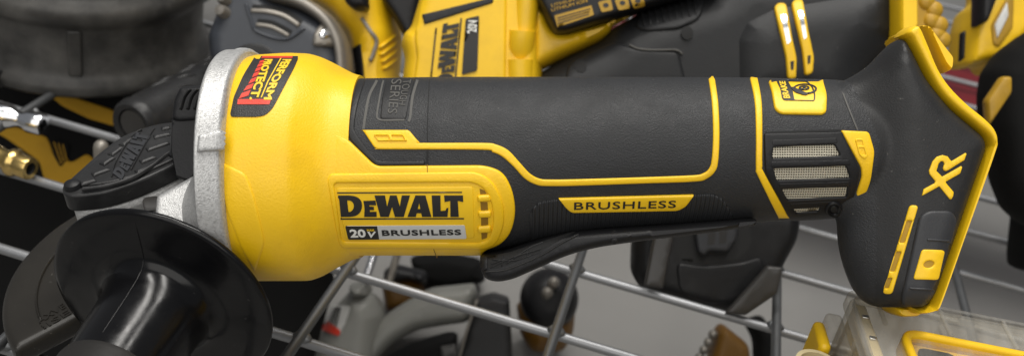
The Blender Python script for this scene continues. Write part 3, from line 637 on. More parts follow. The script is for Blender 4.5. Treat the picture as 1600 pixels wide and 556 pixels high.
pw = patch('case_window', LD, rnd([(222, 313), (228, 308), (246, 306), (250, 328), (226, 330)], 4), .8, M_SMOKE, gc, bv=1, grid=4)

# guard
gx, gy = GF.ray([(248, 470)], 0); 
gO = FR.cam(236, 440, -115); d = gO-GF.O; g0 = (d@GF.ex/FR.s, d@GF.ey/FR.s, d@GF.en/FR.s)
GD = Frame(GF.O+n_*g0[2]*FR.s, GF.ex, GF.ey, GF.en, FR.s)
cp = circle(g0[:2], 268, 90); 
ca, cb = GD.ray([(45, 545), (117, 507), (120, 420)], 0); p0 = np.array([ca[0], cb[0]]); dl = np.array([ca[1], cb[1]])-p0; nl = np.array([-dl[1], dl[0]]); nl /= np.linalg.norm(nl)
if (np.array([ca[2], cb[2]])-p0)@nl < 0: nl = -nl
ang = np.linspace(0, 2*np.pi, 90, endpoint=False)
keep = (cp-p0)@nl > 0
i0 = [i for i in range(90) if keep[i] and not keep[i-1]][0]; KP = np.array([cp[(i0+i) % 90] for i in range(90) if keep[(i0+i) % 90]])
guard = Pillow(GD, KP, 12, 12, local=True, Tb=30); V, Fc = guard.geo(14); gd = obj('blade_guard', V, Fc, M_GUARD, G, 40)
cen = GD.w(g0[0], g0[1], 0); ax = -camdir(n_)
KI = (KP-g0[:2])*.965+g0[:2]; V, Fc = Pillow(GD, np.concatenate([KP*1.0, KI[::-1]]), 4, 3, local=True, Tb=100, step=8).geo(6); obj('guard_skirt', V, Fc, M_GUARD, gd, 40)
KB = (KP[2:-2]-g0[:2])*.8+g0[:2]; V, Fc = Pillow(GD, ribbon(KB, 6), 17, 3, local=True, Tb=4, step=8).geo(3); obj('guard_bead', V, Fc, M_GUARD, gd, 60)
GS = Flat(GD, 12)
text('guard_lettering', GS, 'AXVE', quad([(62, 506), (104, 480), (98, 474), (56, 500)]), 1.6, M_GUARD, gd, base=0)
text('guard_lettering', GS, 'IISE', quad([(70, 514), (112, 490), (106, 484), (64, 508)]), 1.6, M_GUARD, gd, base=0)
V, Fc = lathe([(0, -.03), (.02, -.03), (.02, -.0035), (.024, -.003), (.024, .0), (0, .0)], cen, ax, 40); obj('spindle', V, Fc, M_GREYM, gd, 40)

# side handle
hd = camdir(np.array([-.185, .592, -.785])); hd /= np.linalg.norm(hd); hO = toW(FR.cam(800+(246-800)*.932, 278+(482-278)*.932, 110))
V, Fc = lathe([(0, -.02), (.008, -.02), (.008, -.006), (.013, -.0056), (.030, -.0062), (.0405, -.0060), (.0418, -.0058), (.0420, -.0050), (.0417, -.0041), (.0400, -.0036), (.034, -.0030), (.027, -.0024), (.0232, -.0017), (.0212, -.0004), (.0200, .0018), (.0192, .0055), (.0187, .0115), (.0183, .02), (.0179, .03), (.0176, .036), (.0175, .044), (0, .045)], hO, hd, 96); hnd = obj('side_handle', V, Fc, M_GLOSS, G, 60)
ml = [(.0416, -.0041), (.034, -.0029), (.027, -.0023), (.0232, -.0016), (.0212, -.0003), (.0200, .0019), (.0192, .0056), (.0187, .0116), (.0183, .0201), (.0179, .030)]
hu = camdir((.05, -1, -.2)); hu = hu-hd*hu.dot(hd); hu /= np.linalg.norm(hu)
V, Fc = tube([Vector(hO+hu*a+hd*b) for a, b in ml], .00016, 6); obj('mould_line', V, Fc, M_GLOSS, hnd, 60)
V, Fc = lathe([(.0172, .0335), (.0184, .034), (.0189, .036), (.0188, .05), (.0195, .065), (.0190, .085), (.018, .098), (.012, .104), (0, .105)], hO, hd, 72); obj('handle_grip', V, Fc, M_GRIP, hnd, 50)
V, Fc = lathe([(.0075, -.034), (.0075, -.016), (.011, -.016), (.011, -.004)], hO, hd, 30); obj('handle_stud', V, Fc, M_GREYM, hnd, 40)

# paddle switch
PO = rnd([(750, 398, 4), (764, 395), (795, 389), (846, 371, 12), (886, 361), (932, 357), (1042, 350), (1180, 340), (1180, 352, 4), (1120, 362), (1002, 376, 10), (932, 386, 20), (886, 398, 20), (846, 416, 20), (800, 436, 20), (776, 440, 10), (758, 435, 8), (750, 420, 6)], 8)
PD = Pillow(facing(.3865), PO, 30, 12, Tb=140, local=True, step=6); V, Fc = PD.geo(7); pdl = obj('paddle_switch', V, Fc, M_BLK, G, 50)
OP = spline(A_((764, 402), (800, 393), (848, 377), (880, 367), (898, 362), (870, 377), (846, 391), (815, 405), (786, 416), (763, 419)), 3, True)
patch('paddle_recess_shade', PD, OP, .6, M_GAPSHADE, pdl, bv=0, grid=5)  # flat dark patch painting the shade of the paddle opening
for pts in (((766, 418), (800, 402), (845, 388)), ((768, 405), (805, 406), (846, 392)), ((786, 399), (784, 416)), ((826, 386), (823, 402)), ((790, 412), (826, 388), (850, 378)), ((766, 412), (790, 404))):
    patch('paddle_rib', PD, ribbon(spline(A_(*pts), 4), 2.0), 2.2, M_FOOT, pdl, bv=.8, grid=3, step=3)
patch('paddle_lip', PD, ribbon(spline(A_((757, 424), (786, 422), (815, 412), (848, 397), (880, 378), (905, 366)), 5), 3.0), 2.6, M_FOOT, pdl, bv=1.4, grid=3, step=3)
patch('paddle_lip', PD, rnd([(752, 402), (762, 400), (762, 420), (754, 422)], 3), 2.2, M_FOOT, pdl, bv=1.4, grid=3, step=3)
patch('paddle_rivet', PD, circle((960, 376), 5, 16, 4.5), 2.5, M_FOOT, pdl, bv=1.5, grid=2, step=2)
patch('paddle_rivet', PD, circle((960, 376), 2.4, 12, 2.2), 1.0, M_GAPSHADE, pdl, bv=0, base=2.6, grid=2, step=1.5)

# ------------------------------------------------------------------ second tool: yellow head, dark grip, black battery
T2 = thing('cordless_tool', 'big yellow and black cordless tool with two yellow slotted bars, standing behind the grinder grip', 'power tool')
F2 = facing(.555)
def pill(name, f, P, T, wd, M, parent, Tb=None, grid=9, step=7, r=None, sharp=50, **k):
    P = rnd(P, r) if r is not None else np.asarray(P, float)
    s = Pillow(f, P, T, wd, Tb=Tb, local=True, step=step, **k); V, Fc = s.geo(grid); o = obj(name, V, Fc, M, parent, sharp); return s, o
HS, head = pill('motor_head', F2, [(655, -60), (657, 0), (643, 46), (632, 55), (628, 72), (634, 95), (630, 125), (634, 370), (850, 372), (846, -60)], 62, 22, M_YELB, T2, Tb=90, r=8)
patch('head_facet', HS, rnd([(664, -20), (648, 60), (652, 90), (646, 130), (790, 130), (792, -20)], 8), 5, M_YELB, head, bv=5, grid=9)
patch('grey_stripe', HS, rnd([(661, 24, 3), (771, -3, 3), (771, 6, 3), (663, 40, 3)], 3), 3, M_FOOT, head, bv=2, base=4.5, grid=6)
patch('black_strip', HS, rnd([(728, 31, 3), (749, 26, 3), (746, 111, 3), (722, 118, 3)], 3), 1.6, M_INK, head, bv=0, base=6.2, grid=6)
text('strip_lettering', HS, '20V', quad([(745, 52), (747, 30), (732, 34), (730, 54)]), 2.8, M_WHITE, head, bold=.02, base=6.2)
LU = [np.asarray(L, float) for L in LOGO]; lo = np.concatenate(LU).min(0); hi = np.concatenate(LU).max(0)
def l2(L): q = (np.asarray(L, float)-lo)/(hi-lo); return quad([(708, 134), (718, 34), (693, 39), (681, 136)])(np.stack([q[:, 0], 1-q[:, 1]], 1))
patch('logo_lettering', HS, [l2(L) for L in LOGO], 1.6, M_INK, head, bv=0, base=6.2, grid=5, step=3)
for a, b in (((682, 45), (674, 122)), ((721, 30), (712, 122))): patch('logo_rule', HS, ribbon(np.linspace(a, b, 8), 2.2), 1.4, M_INK, head, bv=0, base=6.2, grid=5)
P0 = [F2.w(*p) for p in ((822, -60, 52), (822, 10, 50), (818, 60, 46))]; V, Fc = tube(P0, [.0068, .0068, .0062], 24); obj('housing_rib', V, Fc, M_YELB, head, 50)
P0 = [F2.w(*p) for p in ((815, 57, 52), (813, 80, 50), (812, 104, 40))]; V, Fc = tube(P0, [.0075, .0075, .006], 24); obj('housing_rib', V, Fc, M_YELB, head, 50)
P0 = [F2.w(*p) for p in ((812, 100, 50), (812, 140, 48))]; V, Fc = tube(P0, [.0075, .0075], 24); obj('housing_rib', V, Fc, M_YELB, head, 50)
AR, arm = pill('yellow_arm', F2, [(826, -40), (838, 0), (866, 52), (884, 54), (950, 36), (1000, 20), (956, 42), (952, 54), (936, 67), (872, 97), (838, 114), (838, 170), (826, 170)], 52, 16, M_YELB, T2, Tb=60, r=7)
BT, bat = pill('battery', facing(.535), [(825, -50), (838, 0, 4), (866, 54, 6), (884, 53, 6), (1000, 16), (1125, -18), (1125, -60)], 34, 6, M_BLK, T2, Tb=90, r=4)
patch('battery_sticker', BT, rnd([(866, 25), (924, 9), (928, 24), (871, 43)], 2), 1.5, M_YELD, bat, bv=0, grid=6)
for k in range(3): patch('sticker_print', BT, ribbon(A_((871, 29+k*4.2), (922-k, 14.5+k*4.2)), 1.3), 2.2, M_INK, bat, bv=0, grid=5)
for y0 in (10, 17): text('battery_lettering', BT, 'LITHIUM ION', quad([(862, y0+2), (918, y0-13), (917, y0-18), (861, y0-3)]), 1.6, M_YELD, bat, bold=.01)
for x in (934, 960, 984):
    y = 4-(x-934)*.14
    patch('battery_icon', BT, rnd([(x, y), (x+20, y-5), (x+24, y+12), (x+6, y+16)], 3), 1.5, M_YELD, bat, bv=0, grid=5)
    patch('icon_print', BT, circle((x+12.5, y+5), 4.5, 12, 3.5), 2.2, M_INK, bat, bv=0, grid=5)
HD, hdl = pill('handle', F2, [(838, 200), (838, 118), (872, 96), (936, 66), (958, 44), (1000, 21), (1100, -10), (1140, -40), (1395, -60), (1395, 74), (1380, 88), (1348, 130), (1345, 200)], 74, 62, M_BGD, T2, Tb=80, r=10)
MS, mtr = pill('rear_body', F2, [(1104, 200), (1102, 64), (1124, 20), (1180, -8), (1395, -42), (1395, 74), (1380, 90), (1346, 130), (1340, 200)], 90, 80, M_BGD, T2, Tb=80, r=14)
patch('handle_panel', HD, rnd([(880, 135), (890, 98, 10), (960, 66, 14), (995, 78, 12), (1060, 81, 10), (1072, 130)], 10), 4, M_BGD, hdl, bv=6, grid=9)
patch('ribbed_pad', HD, rnd([(992, 44), (1000, 24, 8), (1100, -4, 8), (1096, 30, 14), (1060, 46, 8), (1010, 50, 10)], 8), 4, M_BGD, hdl, bv=4, grid=7)
for k in range(9): x = 1004+k*10; patch('pad_rib', HD, ribbon(A_((x, 23-k*2.9), (x+4, 44-k*2.2)), 4), 3.5, M_BGD, hdl, bv=1.8, base=3.5, grid=4)
patch('pale_edge_line', HD, ribbon(spline(A_((984, 72), (1000, 78), (1030, 79), (1056, 79), (1066, 86)), 5), 3), 2.2, M_GROOVE, hdl, bv=1.2, base=3.2, grid=3)  # raised line, paler than the handle around it
for c in ((1073, 53), (908, 106)): patch('screw_hole_shade', HD, circle(c, 9.5, 20, 10), .8, M_GAPSHADE, hdl, bv=0, base=4, grid=4)  # dark discs painting the shade inside screw holes
for B, S1, S2 in (([(1209, 14), (1216, 8), (1228, 9), (1237, 60), (1244, 92), (1243, 123), (1230, 124), (1227, 90)], [(1219, 27), (1227, 27), (1234, 66), (1228, 71)], [(1233, 97), (1239, 96), (1238, 110), (1234, 110)]),
                  ([(1236, 8), (1242, 3), (1254, 3), (1262, 48), (1271, 90), (1269, 115), (1257, 119), (1253, 82)], [(1246, 21), (1253, 21), (1259, 60), (1254, 63)], [(1260, 88), (1265, 87), (1264, 100), (1260, 101)])):
    ub = patch('slotted_bar', MS, rnd(B, 5), 5, M_YELB, T2, bv=2.5, base=1, grid=4, step=4)
    patch('bar_slot', MS, rnd(S1, 2), 1, M_CHROME, ub, bv=0, base=5.6, grid=4, step=3)
    patch('bar_slot', MS, rnd(S2, 1), 1, M_INK, ub, bv=0, base=5.6, grid=4, step=3)
pill('tail_flange', facing(.53), [(1390, -50), (1422, -50), (1423, 48), (1405, 62), (1391, 64)], 40, 6, M_YELS, T2, Tb=120, r=3)
FD = facing(.56)
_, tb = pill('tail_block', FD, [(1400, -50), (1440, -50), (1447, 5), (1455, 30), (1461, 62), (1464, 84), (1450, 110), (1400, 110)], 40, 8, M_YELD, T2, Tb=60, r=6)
for k, (x, y) in enumerate(((1432, 10), (1444, 22), (1440, 38), (1452, 45), (1448, 60), (1456, 68))): V, Fc = lathe([(0, .0022), (.0026, .0018), (.0044, .0008), (.005, -.001)], FD.w(x, y, 39), camdir((0, 0, -1)), 14); obj('tail_knob', V, Fc, M_YELD, tb, 60)

# ------------------------------------------------------------------ third tool: slate vented front, yellow body
T3 = thing('sander', 'yellow power tool with slate grey vented front and round steel screw, top left', 'power tool')
F3 = facing(.60)
SS, sl = pill('vented_front', F3, [(356, -40), (344, 20), (329, 58), (332, 92), (356, 140), (380, 232), (548, 236), (543, 121), (541, 95), (531, 64), (512, 39), (478, 20), (430, 4), (400, -40)], 46, 26, M_SLATE, T3, Tb=60, r=8)
pill('metal_band', F3, ribbon(spline(A_((380, -30), (420, -6), (472, 8), (508, 30), (529, 58), (538, 92), (540, 150), (545, 236)), 6), 22), 50, 8, M_GREYM, T3, Tb=60)
YS, yb = pill('body_shell', facing(.645), [(400, -60), (480, 0), (520, 26), (548, 66), (556, 121), (560, 200), (640, 200), (624, 122), (629, 62), (624, 40), (610, -60)], 90, 40, M_YELB, T3, Tb=60, r=10)
for P in (((394, 14), (420, 16), (446, 23), (470, 38)), ((402, 36), (424, 39), (440, 46), (454, 54))):
    C = spline(A_(*P), 6)
    vp = patch('vent_slot_shade', SS, ribbon(C, 13), .8, M_GAPSHADE, sl, bv=0, grid=5)  # dark band painting the shade under the vent fin
    patch('vent_fin', SS, ribbon(C+[-2, 3], 6.5), 3, M_GREYM, sl, bv=2, base=.8, grid=4, step=4)
patch('raised_rib', SS, ribbon(spline(A_((384, 5), (392, 30), (402, 50), (446, 62), (476, 44)), 5), 5), 4, M_SLATE, sl, bv=2.5, grid=4)
patch('screw_boss', SS, rnd([(488, 74), (491, 50), (504, 35), (513, 42), (526, 75)], 8), 9, M_GREYM, sl, bv=6, grid=4)
patch('round_screw', SS, circle((505, 57), 8, 18), 4, M_CHROME, sl, bv=3, base=8, grid=3, step=3)
pill('hub_ring', facing(.585), np.concatenate([circle((398, 108), 46, 30, 42)]), 8, 8, M_FOOT, T3)
for (x, y) in ((366, 8), (364, 28)): V, Fc = lathe([(0, .007), (.003, .0065), (.0038, .004), (.0038, -.01)], F3.w(x, y, 42), camdir((-.3, -.2, -1)), 20); obj('steel_pin', V, Fc, M_GREYM, T3, 40)
patch('black_plate', YS, rnd([(551, 76), (564, 68), (569, 124), (553, 124)], 3), 2, M_BLK, yb, bv=1, grid=5)
patch('wear_edge', YS, ribbon(spline(A_((565, 28), (578, 48), (588, 64), (584, 82), (578, 96)), 5), 6), 3, M_GREYM, yb, bv=2, grid=4)
for k in range(4): patch('shell_rib', YS, ribbon(A_((592+k*2, 76+k*11), (622, 52+k*13)), 4), 3, M_YELB, yb, bv=2, grid=4)
pill('top_switch', facing(.60), [(535, -30), (540, 6), (556, 18), (577, 16), (574, -30)], 30, 8, M_BLK, T3, r=6)
pill('cable_boot', facing(.62), [(590, -60), (600, 8), (616, 30), (632, 60), (650, 70), (670, -60)], 30, 10, M_BLK, T3, r=6)

# ------------------------------------------------------------------ rubber tub, top left
tc = pixh(134, 156, .003); dirv = np.array([tc[0], tc[1], 0]); dirv /= np.linalg.norm(dirv); tcen = tc+dirv*.078; tcen[2] = 0
TB = thing('rubber_tub', 'scuffed black round rubber tub with thick rolled bands in the top left corner', 'tub')
V, Fc = lathe([(.060, .003), (.076, .003), (.0785, .006), (.0785, .011), (.075, .0145), (.0735, .019), (.0735, .043), (.075, .047), (.0785, .050), (.080, .055), (.0785, .060), (.075, .063), (.0728, .066), (.0722, .070), (.0735, .072), (.0745, .0745), (.0735, .077), (.071, .078), (.069, .075), (.068, .03), (0, .028)], tcen, (0, 0, 1), 110); tub = obj('tub_wall', V, Fc, M_BOWL, TB, 60)
for an in (-1.75, -1.05, -2.5):
    p = tcen+np.array([math.cos(an), math.sin(an), 0])*.0738; V, Fc = boxg((p[0], p[1], .031), .004, .002, .0145, an+math.pi/2); bev(obj('tub_strap', V, Fc, M_BOWL, TB), .0014)
HP = thing('hose_coupler', 'bright silver coupler standing inside the black rubber tub', 'coupler')
p = tcen+np.array([.006, -.020, .03]); V, Fc = lathe([(0, 0), (.02, 0), (.02, .03), (.015, .034), (.015, .05), (.018, .052), (.018, .062), (.01, .063), (.01, .05)], p, (0, 0, 1), 36); cpl = obj('coupler_body', V, Fc, M_CHROME, HP, 40)
V, Fc = lathe([(.0155, .038), (.0205, .038), (.0205, .048), (.0155, .048)], p, (0, 0, 1), 36); obj('coupler_sleeve', V, Fc, M_GREYM, HP, 40)

# ------------------------------------------------------------------ black roller grip behind the gear cover
RG = thing('roller_handle', 'dusty black ribbed roller with pale end plug, behind the gear cover of the grinder', 'roller')
A0 = pixh(207, 196, .017); A1 = pixh(368, 112, .017); ax = (A1-A0)/np.linalg.norm(A1-A0); Lr = float(np.linalg.norm(A1-A0))
V, Fc = lathe([(.0095, .004), (.0095, 0), (.0125, -.0012), (.0142, .001), (.0148, .005), (.0142, .009), (.0145, .012), (.0145, Lr), (0, Lr)], A0, ax, 60); rl = obj('rubber_sleeve', V, Fc, M_COV, RG, 50)
V, Fc = lathe([(0, .0002), (.0085, .0004), (.0096, .003)], A0, ax, 40); obj('end_plug', V, Fc, M_SMOKE, RG, 50)
for i in range(8):
    for kk in range(10):
        an = kk*.62+i*.2; s0 = .024+i*(Lr-.03)/8
        u = Vector(ax).orthogonal().normalized(); v = Vector(ax).cross(u); P = [Vector(A0)+Vector(ax)*(s0+q*.010)+(u*math.cos(an+q*.35)+v*math.sin(an+q*.35))*.0142 for q in (0, .33, .66, 1)]
        if kk % 2 == i % 2: V, Fc = tube(P, [.0006, .0014, .0014, .0006], 8); obj('sleeve_ridge', V, Fc, M_COV, rl, 60)

# ------------------------------------------------------------------ air fittings at the left edge
def fitting(name, label, p_tip, p_tail, r0, M, h, prof):
    t = thing(name, label, 'air fitting', 'air fittings at the left edge')
    a = pixh(*p_tip, h); b_ = pixh(*p_tail, h); d = (b_-a)/np.linalg.norm(b_-a)
    V, Fc = lathe([(r*r0, s_) for r, s_ in prof], a, d, 40); o = obj('fitting_body', V, Fc, M, t, 35)
    V, Fc = lathe([(.52*r0, .0002), (.52*r0, .010), (0, .010)], a, d, 30); obj('bore', V, Fc, M_GAPSHADE, t, 35)
fitting('air_fitting', 'polished steel air fitting poking in at the left edge, above the brass one', (68, 195), (0, 179), .0062, M_CHROME, .0095, [(.5, .009), (.5, 0), (.92, 0), (1, .001), (1, .008), (.8, .010), (.66, .0125), (.72, .015), (.95, .0175), (1.1, .020), (1.1, .026), (1.05, .03), (1.1, .034), (1.1, .08), (0, .08)])
fitting('air_fitting', 'brass air fitting poking in at the left edge, below the polished steel one', (48, 264), (0, 246), .0060, M_BRASS, .0095, [(.55, .009), (.55, 0), (.95, 0), (1, .0008), (1, .0075), (1.18, .009), (1.25, .0105), (1.18, .012), (.9, .0135), (.85, .018), (.98, .020), (1, .05), (0, .05)])
V, Fc = lathe([(0, .0045), (.0022, .004), (.0036, .0022), (.004, 0), (.004, -.008), (0, -.008)], pixh(158, 231, .010), (0, 0, 1), 24); tag(obj('round_bolt', V, Fc, M_GREYM), 'small dark round-headed bolt lying on the wire beside the gear cover', 'bolt')
V, Fc = lathe([(.0026, .004), (.0026, 0), (.0048, 0), (.0052, .001), (.0052, .012), (0, .013)], pixh(3, 124, .009), camdir((-.9, -.25, .4)), 24); tag(obj('hose_end', V, Fc, M_FOOT), 'small dark hose end at the left edge beneath the rubber tub', 'hose')

# ------------------------------------------------------------------ clear organiser box under the battery foot
OB = thing('organizer_box', 'clear plastic organizer box with yellow frame under the battery foot, bottom right corner', 'organizer box')
bo = np.array([.0930, .3600, 0]); bx = np.array([.988, .155, 0]); by = np.array([-.155, .988, 0])
def bw(x, y, z): return bo+bx*x*.001+by*y*.001+np.array([0, 0, z*.001])
def bbox(name, x0, x1, y0, y1, z0, z1, M, parent, bw_=.0015, taper=0):
    V = [bw(*p) for p in ((x0-taper, y0-taper, z0), (x1+taper, y0-taper, z0), (x1+taper, y1+taper, z0), (x0-taper, y1+taper, z0), (x0, y0, z1), (x1, y0, z1), (x1, y1, z1), (x0, y1, z1))]
    o = obj(name, V, [(3, 2, 1, 0), (4, 5, 6, 7), (0, 1, 5, 4), (1, 2, 6, 5), (2, 3, 7, 6), (3, 0, 4, 7)], M, parent)
    return bev(o, bw_) if bw_ else o
def rr(x0, x1, y0, y1, r): return rnd([(x0, y0), (x1, y0), (x1, y1), (x0, y1)], r)
class BF: pass
def bprism(name, loops, z0, z1, M, parent, bvl=.0008):
    loops = [resample(L, 6) for L in loops]; ov, T3, li = triangulate(loops, [], 14); n = len(ov)
    V = [bw(x, y, z1) for x, y in ov]+[bw(x, y, z0) for x, y in ov]; Fc = [tuple(t) for t in T3]+[tuple(i+n for i in t[::-1]) for t in T3]
    for L in li:
        for i in range(len(L)): a, b = L[i], L[(i+1) % len(L)]; Fc.append((a, b, b+n, a+n))
    o = obj(name, V, Fc, M, parent, 40); return bev(o, bvl) if bvl else o
W, Dp = 250, 200
base_o = bbox('box_base', -3, W+3, -Dp-3, 3, 2.6, 60, M_YELB, OB, .003)
bbox('inner_tray', 3, W-3, -Dp, -3, 60.2, 64, M_SMOKE, OB, .001)
lid = bprism('clear_lid', [rr(0, W, -Dp, 0, 8), rr(2, W-2, -Dp+2, -2, 6)], 61, 91, M_CLEAR, OB, .0006)
bprism('lid_top', [rr(1, W-1, -Dp+1, -1, 7)], 91.2, 92.8, M_CLEAR, lid, .0005)
bprism('lid_lip', [rr(-1.5, W+1.5, -Dp-1.5, 1.5, 8), rr(1.5, W-1.5, -Dp+1.5, -1.5, 6)], 88, 93.6, M_CLEAR, lid, .0008)
for k in range(3): bbox('divider', 38+k*55, 39.6+k*55, -60, -4, 64.5, 88, M_CLEAR, lid, 0)
bbox('cream_strip', 2.5, 7.5, -95, -4, 78, 90.6, M_BEIGE, OB, .001)
for k in range(7): bbox('strip_clip', 3.6, 6.6, -14-k*13, -12-k*13, 90.7, 91.6, M_CHROME, OB, .0004)
bprism('yellow_frame', [rr(15, W-14, -120, -20, 9), rr(18.2, W-17.2, -117, -23.2, 6)], 86, 95, M_YELB, OB, .0012)
bbox('frame_floor', 19.6, W-18.6, -115.4, -24.6, 86.2, 91, M_YELB, OB, .0006)
bprism('dark_recess', [rr(21, 36, -64, -27.5, 4)], 90.5, 92.2, M_BLK, OB, .0006)
bbox('corner_post', -4, 3, -9, 2.5, 61, 80, M_CLEAR, lid, .0018)
bbox('hinge_latch', -8, -3.2, -16, 1, 15, 76, M_YELB, OB, .002)
bbox('stored_bits', 9, 34, -70, -26, 64.5, 82, M_ORANGE, OB, .002)
bbox('stored_bits', 60, 110, -18, -6, 64.5, 76, M_YELD, OB, .002)
for k in range(9): bbox('lid_rib', 10+k*26, 11.6+k*26, -19, -1, 92.9, 94.2, M_CLEAR, lid, .0004)
for k in range(2): bbox('wall_rib', -1.6, .1, -30-k*16, -26-k*16, 63, 88, M_CLEAR, lid, .0005)
V, Fc = lathe([(.0075, .004), (.0075, .018), (.0092, .018), (.0092, 0), (0, 0)], bw(-10, -26, 56), (0, 0, 1), 40); obj('round_cap', V, Fc, M_BEIGE, OB, 40)

# ------------------------------------------------------------------ yellow and black tool at the right edge
RT = thing('drill', 'upright yellow and black drill at the right edge behind the battery foot', 'drill')
FRt = facing(.62)
YS2, ydr = pill('drill_body', FRt, [(1528, -50), (1524, 4), (1506, 18), (1498, 48), (1494, 102), (1499, 109), (1532, 103), (1536, 120), (1550, 106), (1590, 60), (1640, 40), (1640, -50)], 50, 14, M_YELB, RT, Tb=60, r=6)
pill('black_stripe', facing(.60), [(1524, -50), (1522, 44), (1538, 37), (1560, -20), (1564, -50)], 24, 8, M_BLK, RT, r=5)
pill('side_recess', facing(.596), [(1500, 52), (1508, 48), (1506, 92), (1498, 98)], 8, 4, M_BLK, RT, r=3)
sp_ = patch('brown_panel', YS2, rnd([(1551, 70), (1548, 40), (1576, -10), (1584, -10), (1582, 44), (1560, 74)], 4), 3, M_YELD, ydr, bv=2, grid=6)
patch('pale_label', YS2, rnd([(1552, 40), (1572, 4), (1574, 26), (1556, 62)], 3), 4, M_SILV, ydr, bv=1, base=1, grid=6)
pill('black_grip', facing(.585), [(1640, 34), (1600, 52), (1562, 80), (1540, 112), (1535, 150), (1538, 200), (1548, 244), (1556, 286), (1572, 326), (1600, 352), (1640, 360)], 60, 30, M_BAG, RT, r=10)
pill('battery_foot', FRt, [(1604, 320), (1720, 320), (1736, 400), (1740, 424), (1598, 424), (1596, 400)], 70, 12, M_BAG, RT, r=10)
pill('yellow_insert', facing(.552), [(1537, 158), (1563, 120), (1578, 120), (1578, 146), (1541, 200)], 12, 5, M_YELD, RT, r=5)

# ------------------------------------------------------------------ empty black tool foot behind the wire, under the grip
BK = thing('battery_dock', 'open black tool socket with grey terminal block lying on the wires below the word plate', 'tool base')
FB = facing(.56)
M_WET = mat('glossy_worn_black', (.006, .006, .0065), .45, bump=.7, bscale=90, detail=3, rvar=.12, spec=.3)
BS, bo_ = pill('dock_shell', FB, [(990, 330), (986, 384), (985, 424), (1000, 450), (1062, 472), (1135, 488), (1202, 454), (1222, 412), (1242, 376), (1248, 345), (1240, 320)], 40, 22, M_WET, BK, Tb=50, r=12)
patch('dock_recess_shade', BS, rnd([(1050, 350), (1170, 345), (1176, 380), (1156, 404), (1100, 412), (1052, 404)], 12), .5, M_GAPSHADE, bo_, bv=0, grid=6)  # flat near-black patch painting the shade of the socket recess
tm_ = patch('terminal_block', BS, rnd([(1082, 350), (1152, 345), (1150, 372), (1136, 394), (1106, 392), (1100, 400), (1088, 394)], 6), 12, M_PAD, BK, bv=4, grid=5)
for q in ([(1104, 364), (1116, 362), (1114, 380), (1103, 382)], [(1122, 361), (1134, 359), (1132, 378), (1121, 380)]): patch('terminal_slot', BS, A_(*q), .6, M_INK, tm_, bv=0, base=11.8, grid=4)
pill('smoky_clip', facing(.535), [(1022, 360), (1056, 356), (1036, 450), (1006, 446)], 8, 4, M_SMOKE, BK, r=4)
pill('smoky_clip', facing(.535), [(1198, 414), (1223, 417), (1214, 458), (1164, 492), (1132, 488)], 8, 4, M_SMOKE, BK, r=4)
patch('worn_web', BS, rnd([(1056, 410), (1100, 416), (1160, 410), (1190, 400), (1196, 430), (1150, 470), (1110, 474), (1062, 456)], 12), 3, M_WET, bo_, bv=4, grid=6)

# ------------------------------------------------------------------ things on the floor below the wires
def under(u, v): 
    r = np.array([(u-800)/F, (v-278)/F, 1.]); return float((CH+.2)/r.dot(AN))
BG = thing('tool_bag', 'black cloth tool bag with yellow panels below the wires on the left', 'bag')
FG = facing(.69)
GS_, gb = pill('bag_body', FG, [(-260, 80), (100, 90), (300, 105), (420, 190), (470, 320), (524, 436), (500, 520), (470, 640), (-260, 640)], 40, 40, M_BAG, BG, Tb=70, r=20, grid=20, step=14)
M_BAGY = mat('yellow_cloth', (.55, .30, .012), .8, bump=.4, bscale=700, var=.5, vscale=30)
for q in ([(74, 146), (110, 150), (178, 172), (190, 200), (140, 186), (98, 166)], [(-20, 200), (24, 198), (74, 214), (84, 240), (112, 254), (136, 240), (150, 250), (122, 290), (72, 290), (62, 252), (10, 216)]):
    patch('yellow_panel', GS_, rnd(q, 6), 3, M_BAGY, gb, bv=3, grid=8)
patch('panel_print', GS_, rnd([(84, 218), (110, 226), (106, 250), (96, 262), (84, 240)], 5), 1, M_BAG, gb, bv=0, base=3, grid=5)
for k in range(3): patch('panel_print', GS_, ribbon(A_((86+k*7, 222+k*2), (98+k*4, 256-k*3)), 1.5), 1.6, M_BAGY, gb, bv=0, base=3, grid=5)

NG = thing('nail_gun', 'pale grey air tool with a red striped label below the wires under the yellow panel', 'air tool')
FN = facing(.76)
NS, nb = pill('tool_cylinder', FN, [(528, 474), (552, 448), (588, 460), (602, 486), (592, 560), (560, 600), (470, 600), (498, 526)], 50, 30, M_GREYT, NG, Tb=60, r=10)
pill('tool_arm', FN, [(560, 600), (560, 560), (590, 500), (628, 474), (672, 449), (742, 442), (746, 456), (734, 502), (690, 508), (652, 514), (620, 532), (590, 560)], 34, 18, M_GREYT, NG, Tb=40, r=12)
patch('tool_label', NS, rnd([(520, 476), (548, 478), (534, 520), (504, 506)], 3), 1, M_SILV, nb, bv=0, grid=6)
for k in range(4): patch('label_print', NS, ribbon(A_((523+k*3.2, 478+k), (509+k*5, 506+k*2.2)), 2.2), 1.8, M_INK, nb, bv=0, grid=5)
patch('red_band', NS, rnd([(503, 504), (512, 501), (533, 516), (530, 524), (500, 514)], 3), 2, M_LRED, nb, bv=0, grid=5)
pill('cap_plate', FN, [(548, 442), (574, 440), (580, 458), (556, 462)], 58, 8, M_GREYT, NG, r=4)
def rod(label, a, b, r, M, name='threaded_rod', cat='rod'):
    d = .75; A = pix(*a, d); B = pix(*b, d); n = 40; P = [A+(B-A)*k/n for k in range(n+1)]
    V, Fc = tube(P, [r*(1 if k % 2 else .82) for k in range(n+1)], 14); tag(obj(name, V, Fc, M, None, 20), label, cat)
rod('bright silver threaded rod above the pale grey air tool', (590, 380), (572, 434), .0034, M_CHROME)
rod('dull dark threaded rod right of the bright one', (626, 380), (608, 440), .003, M_GREYM)
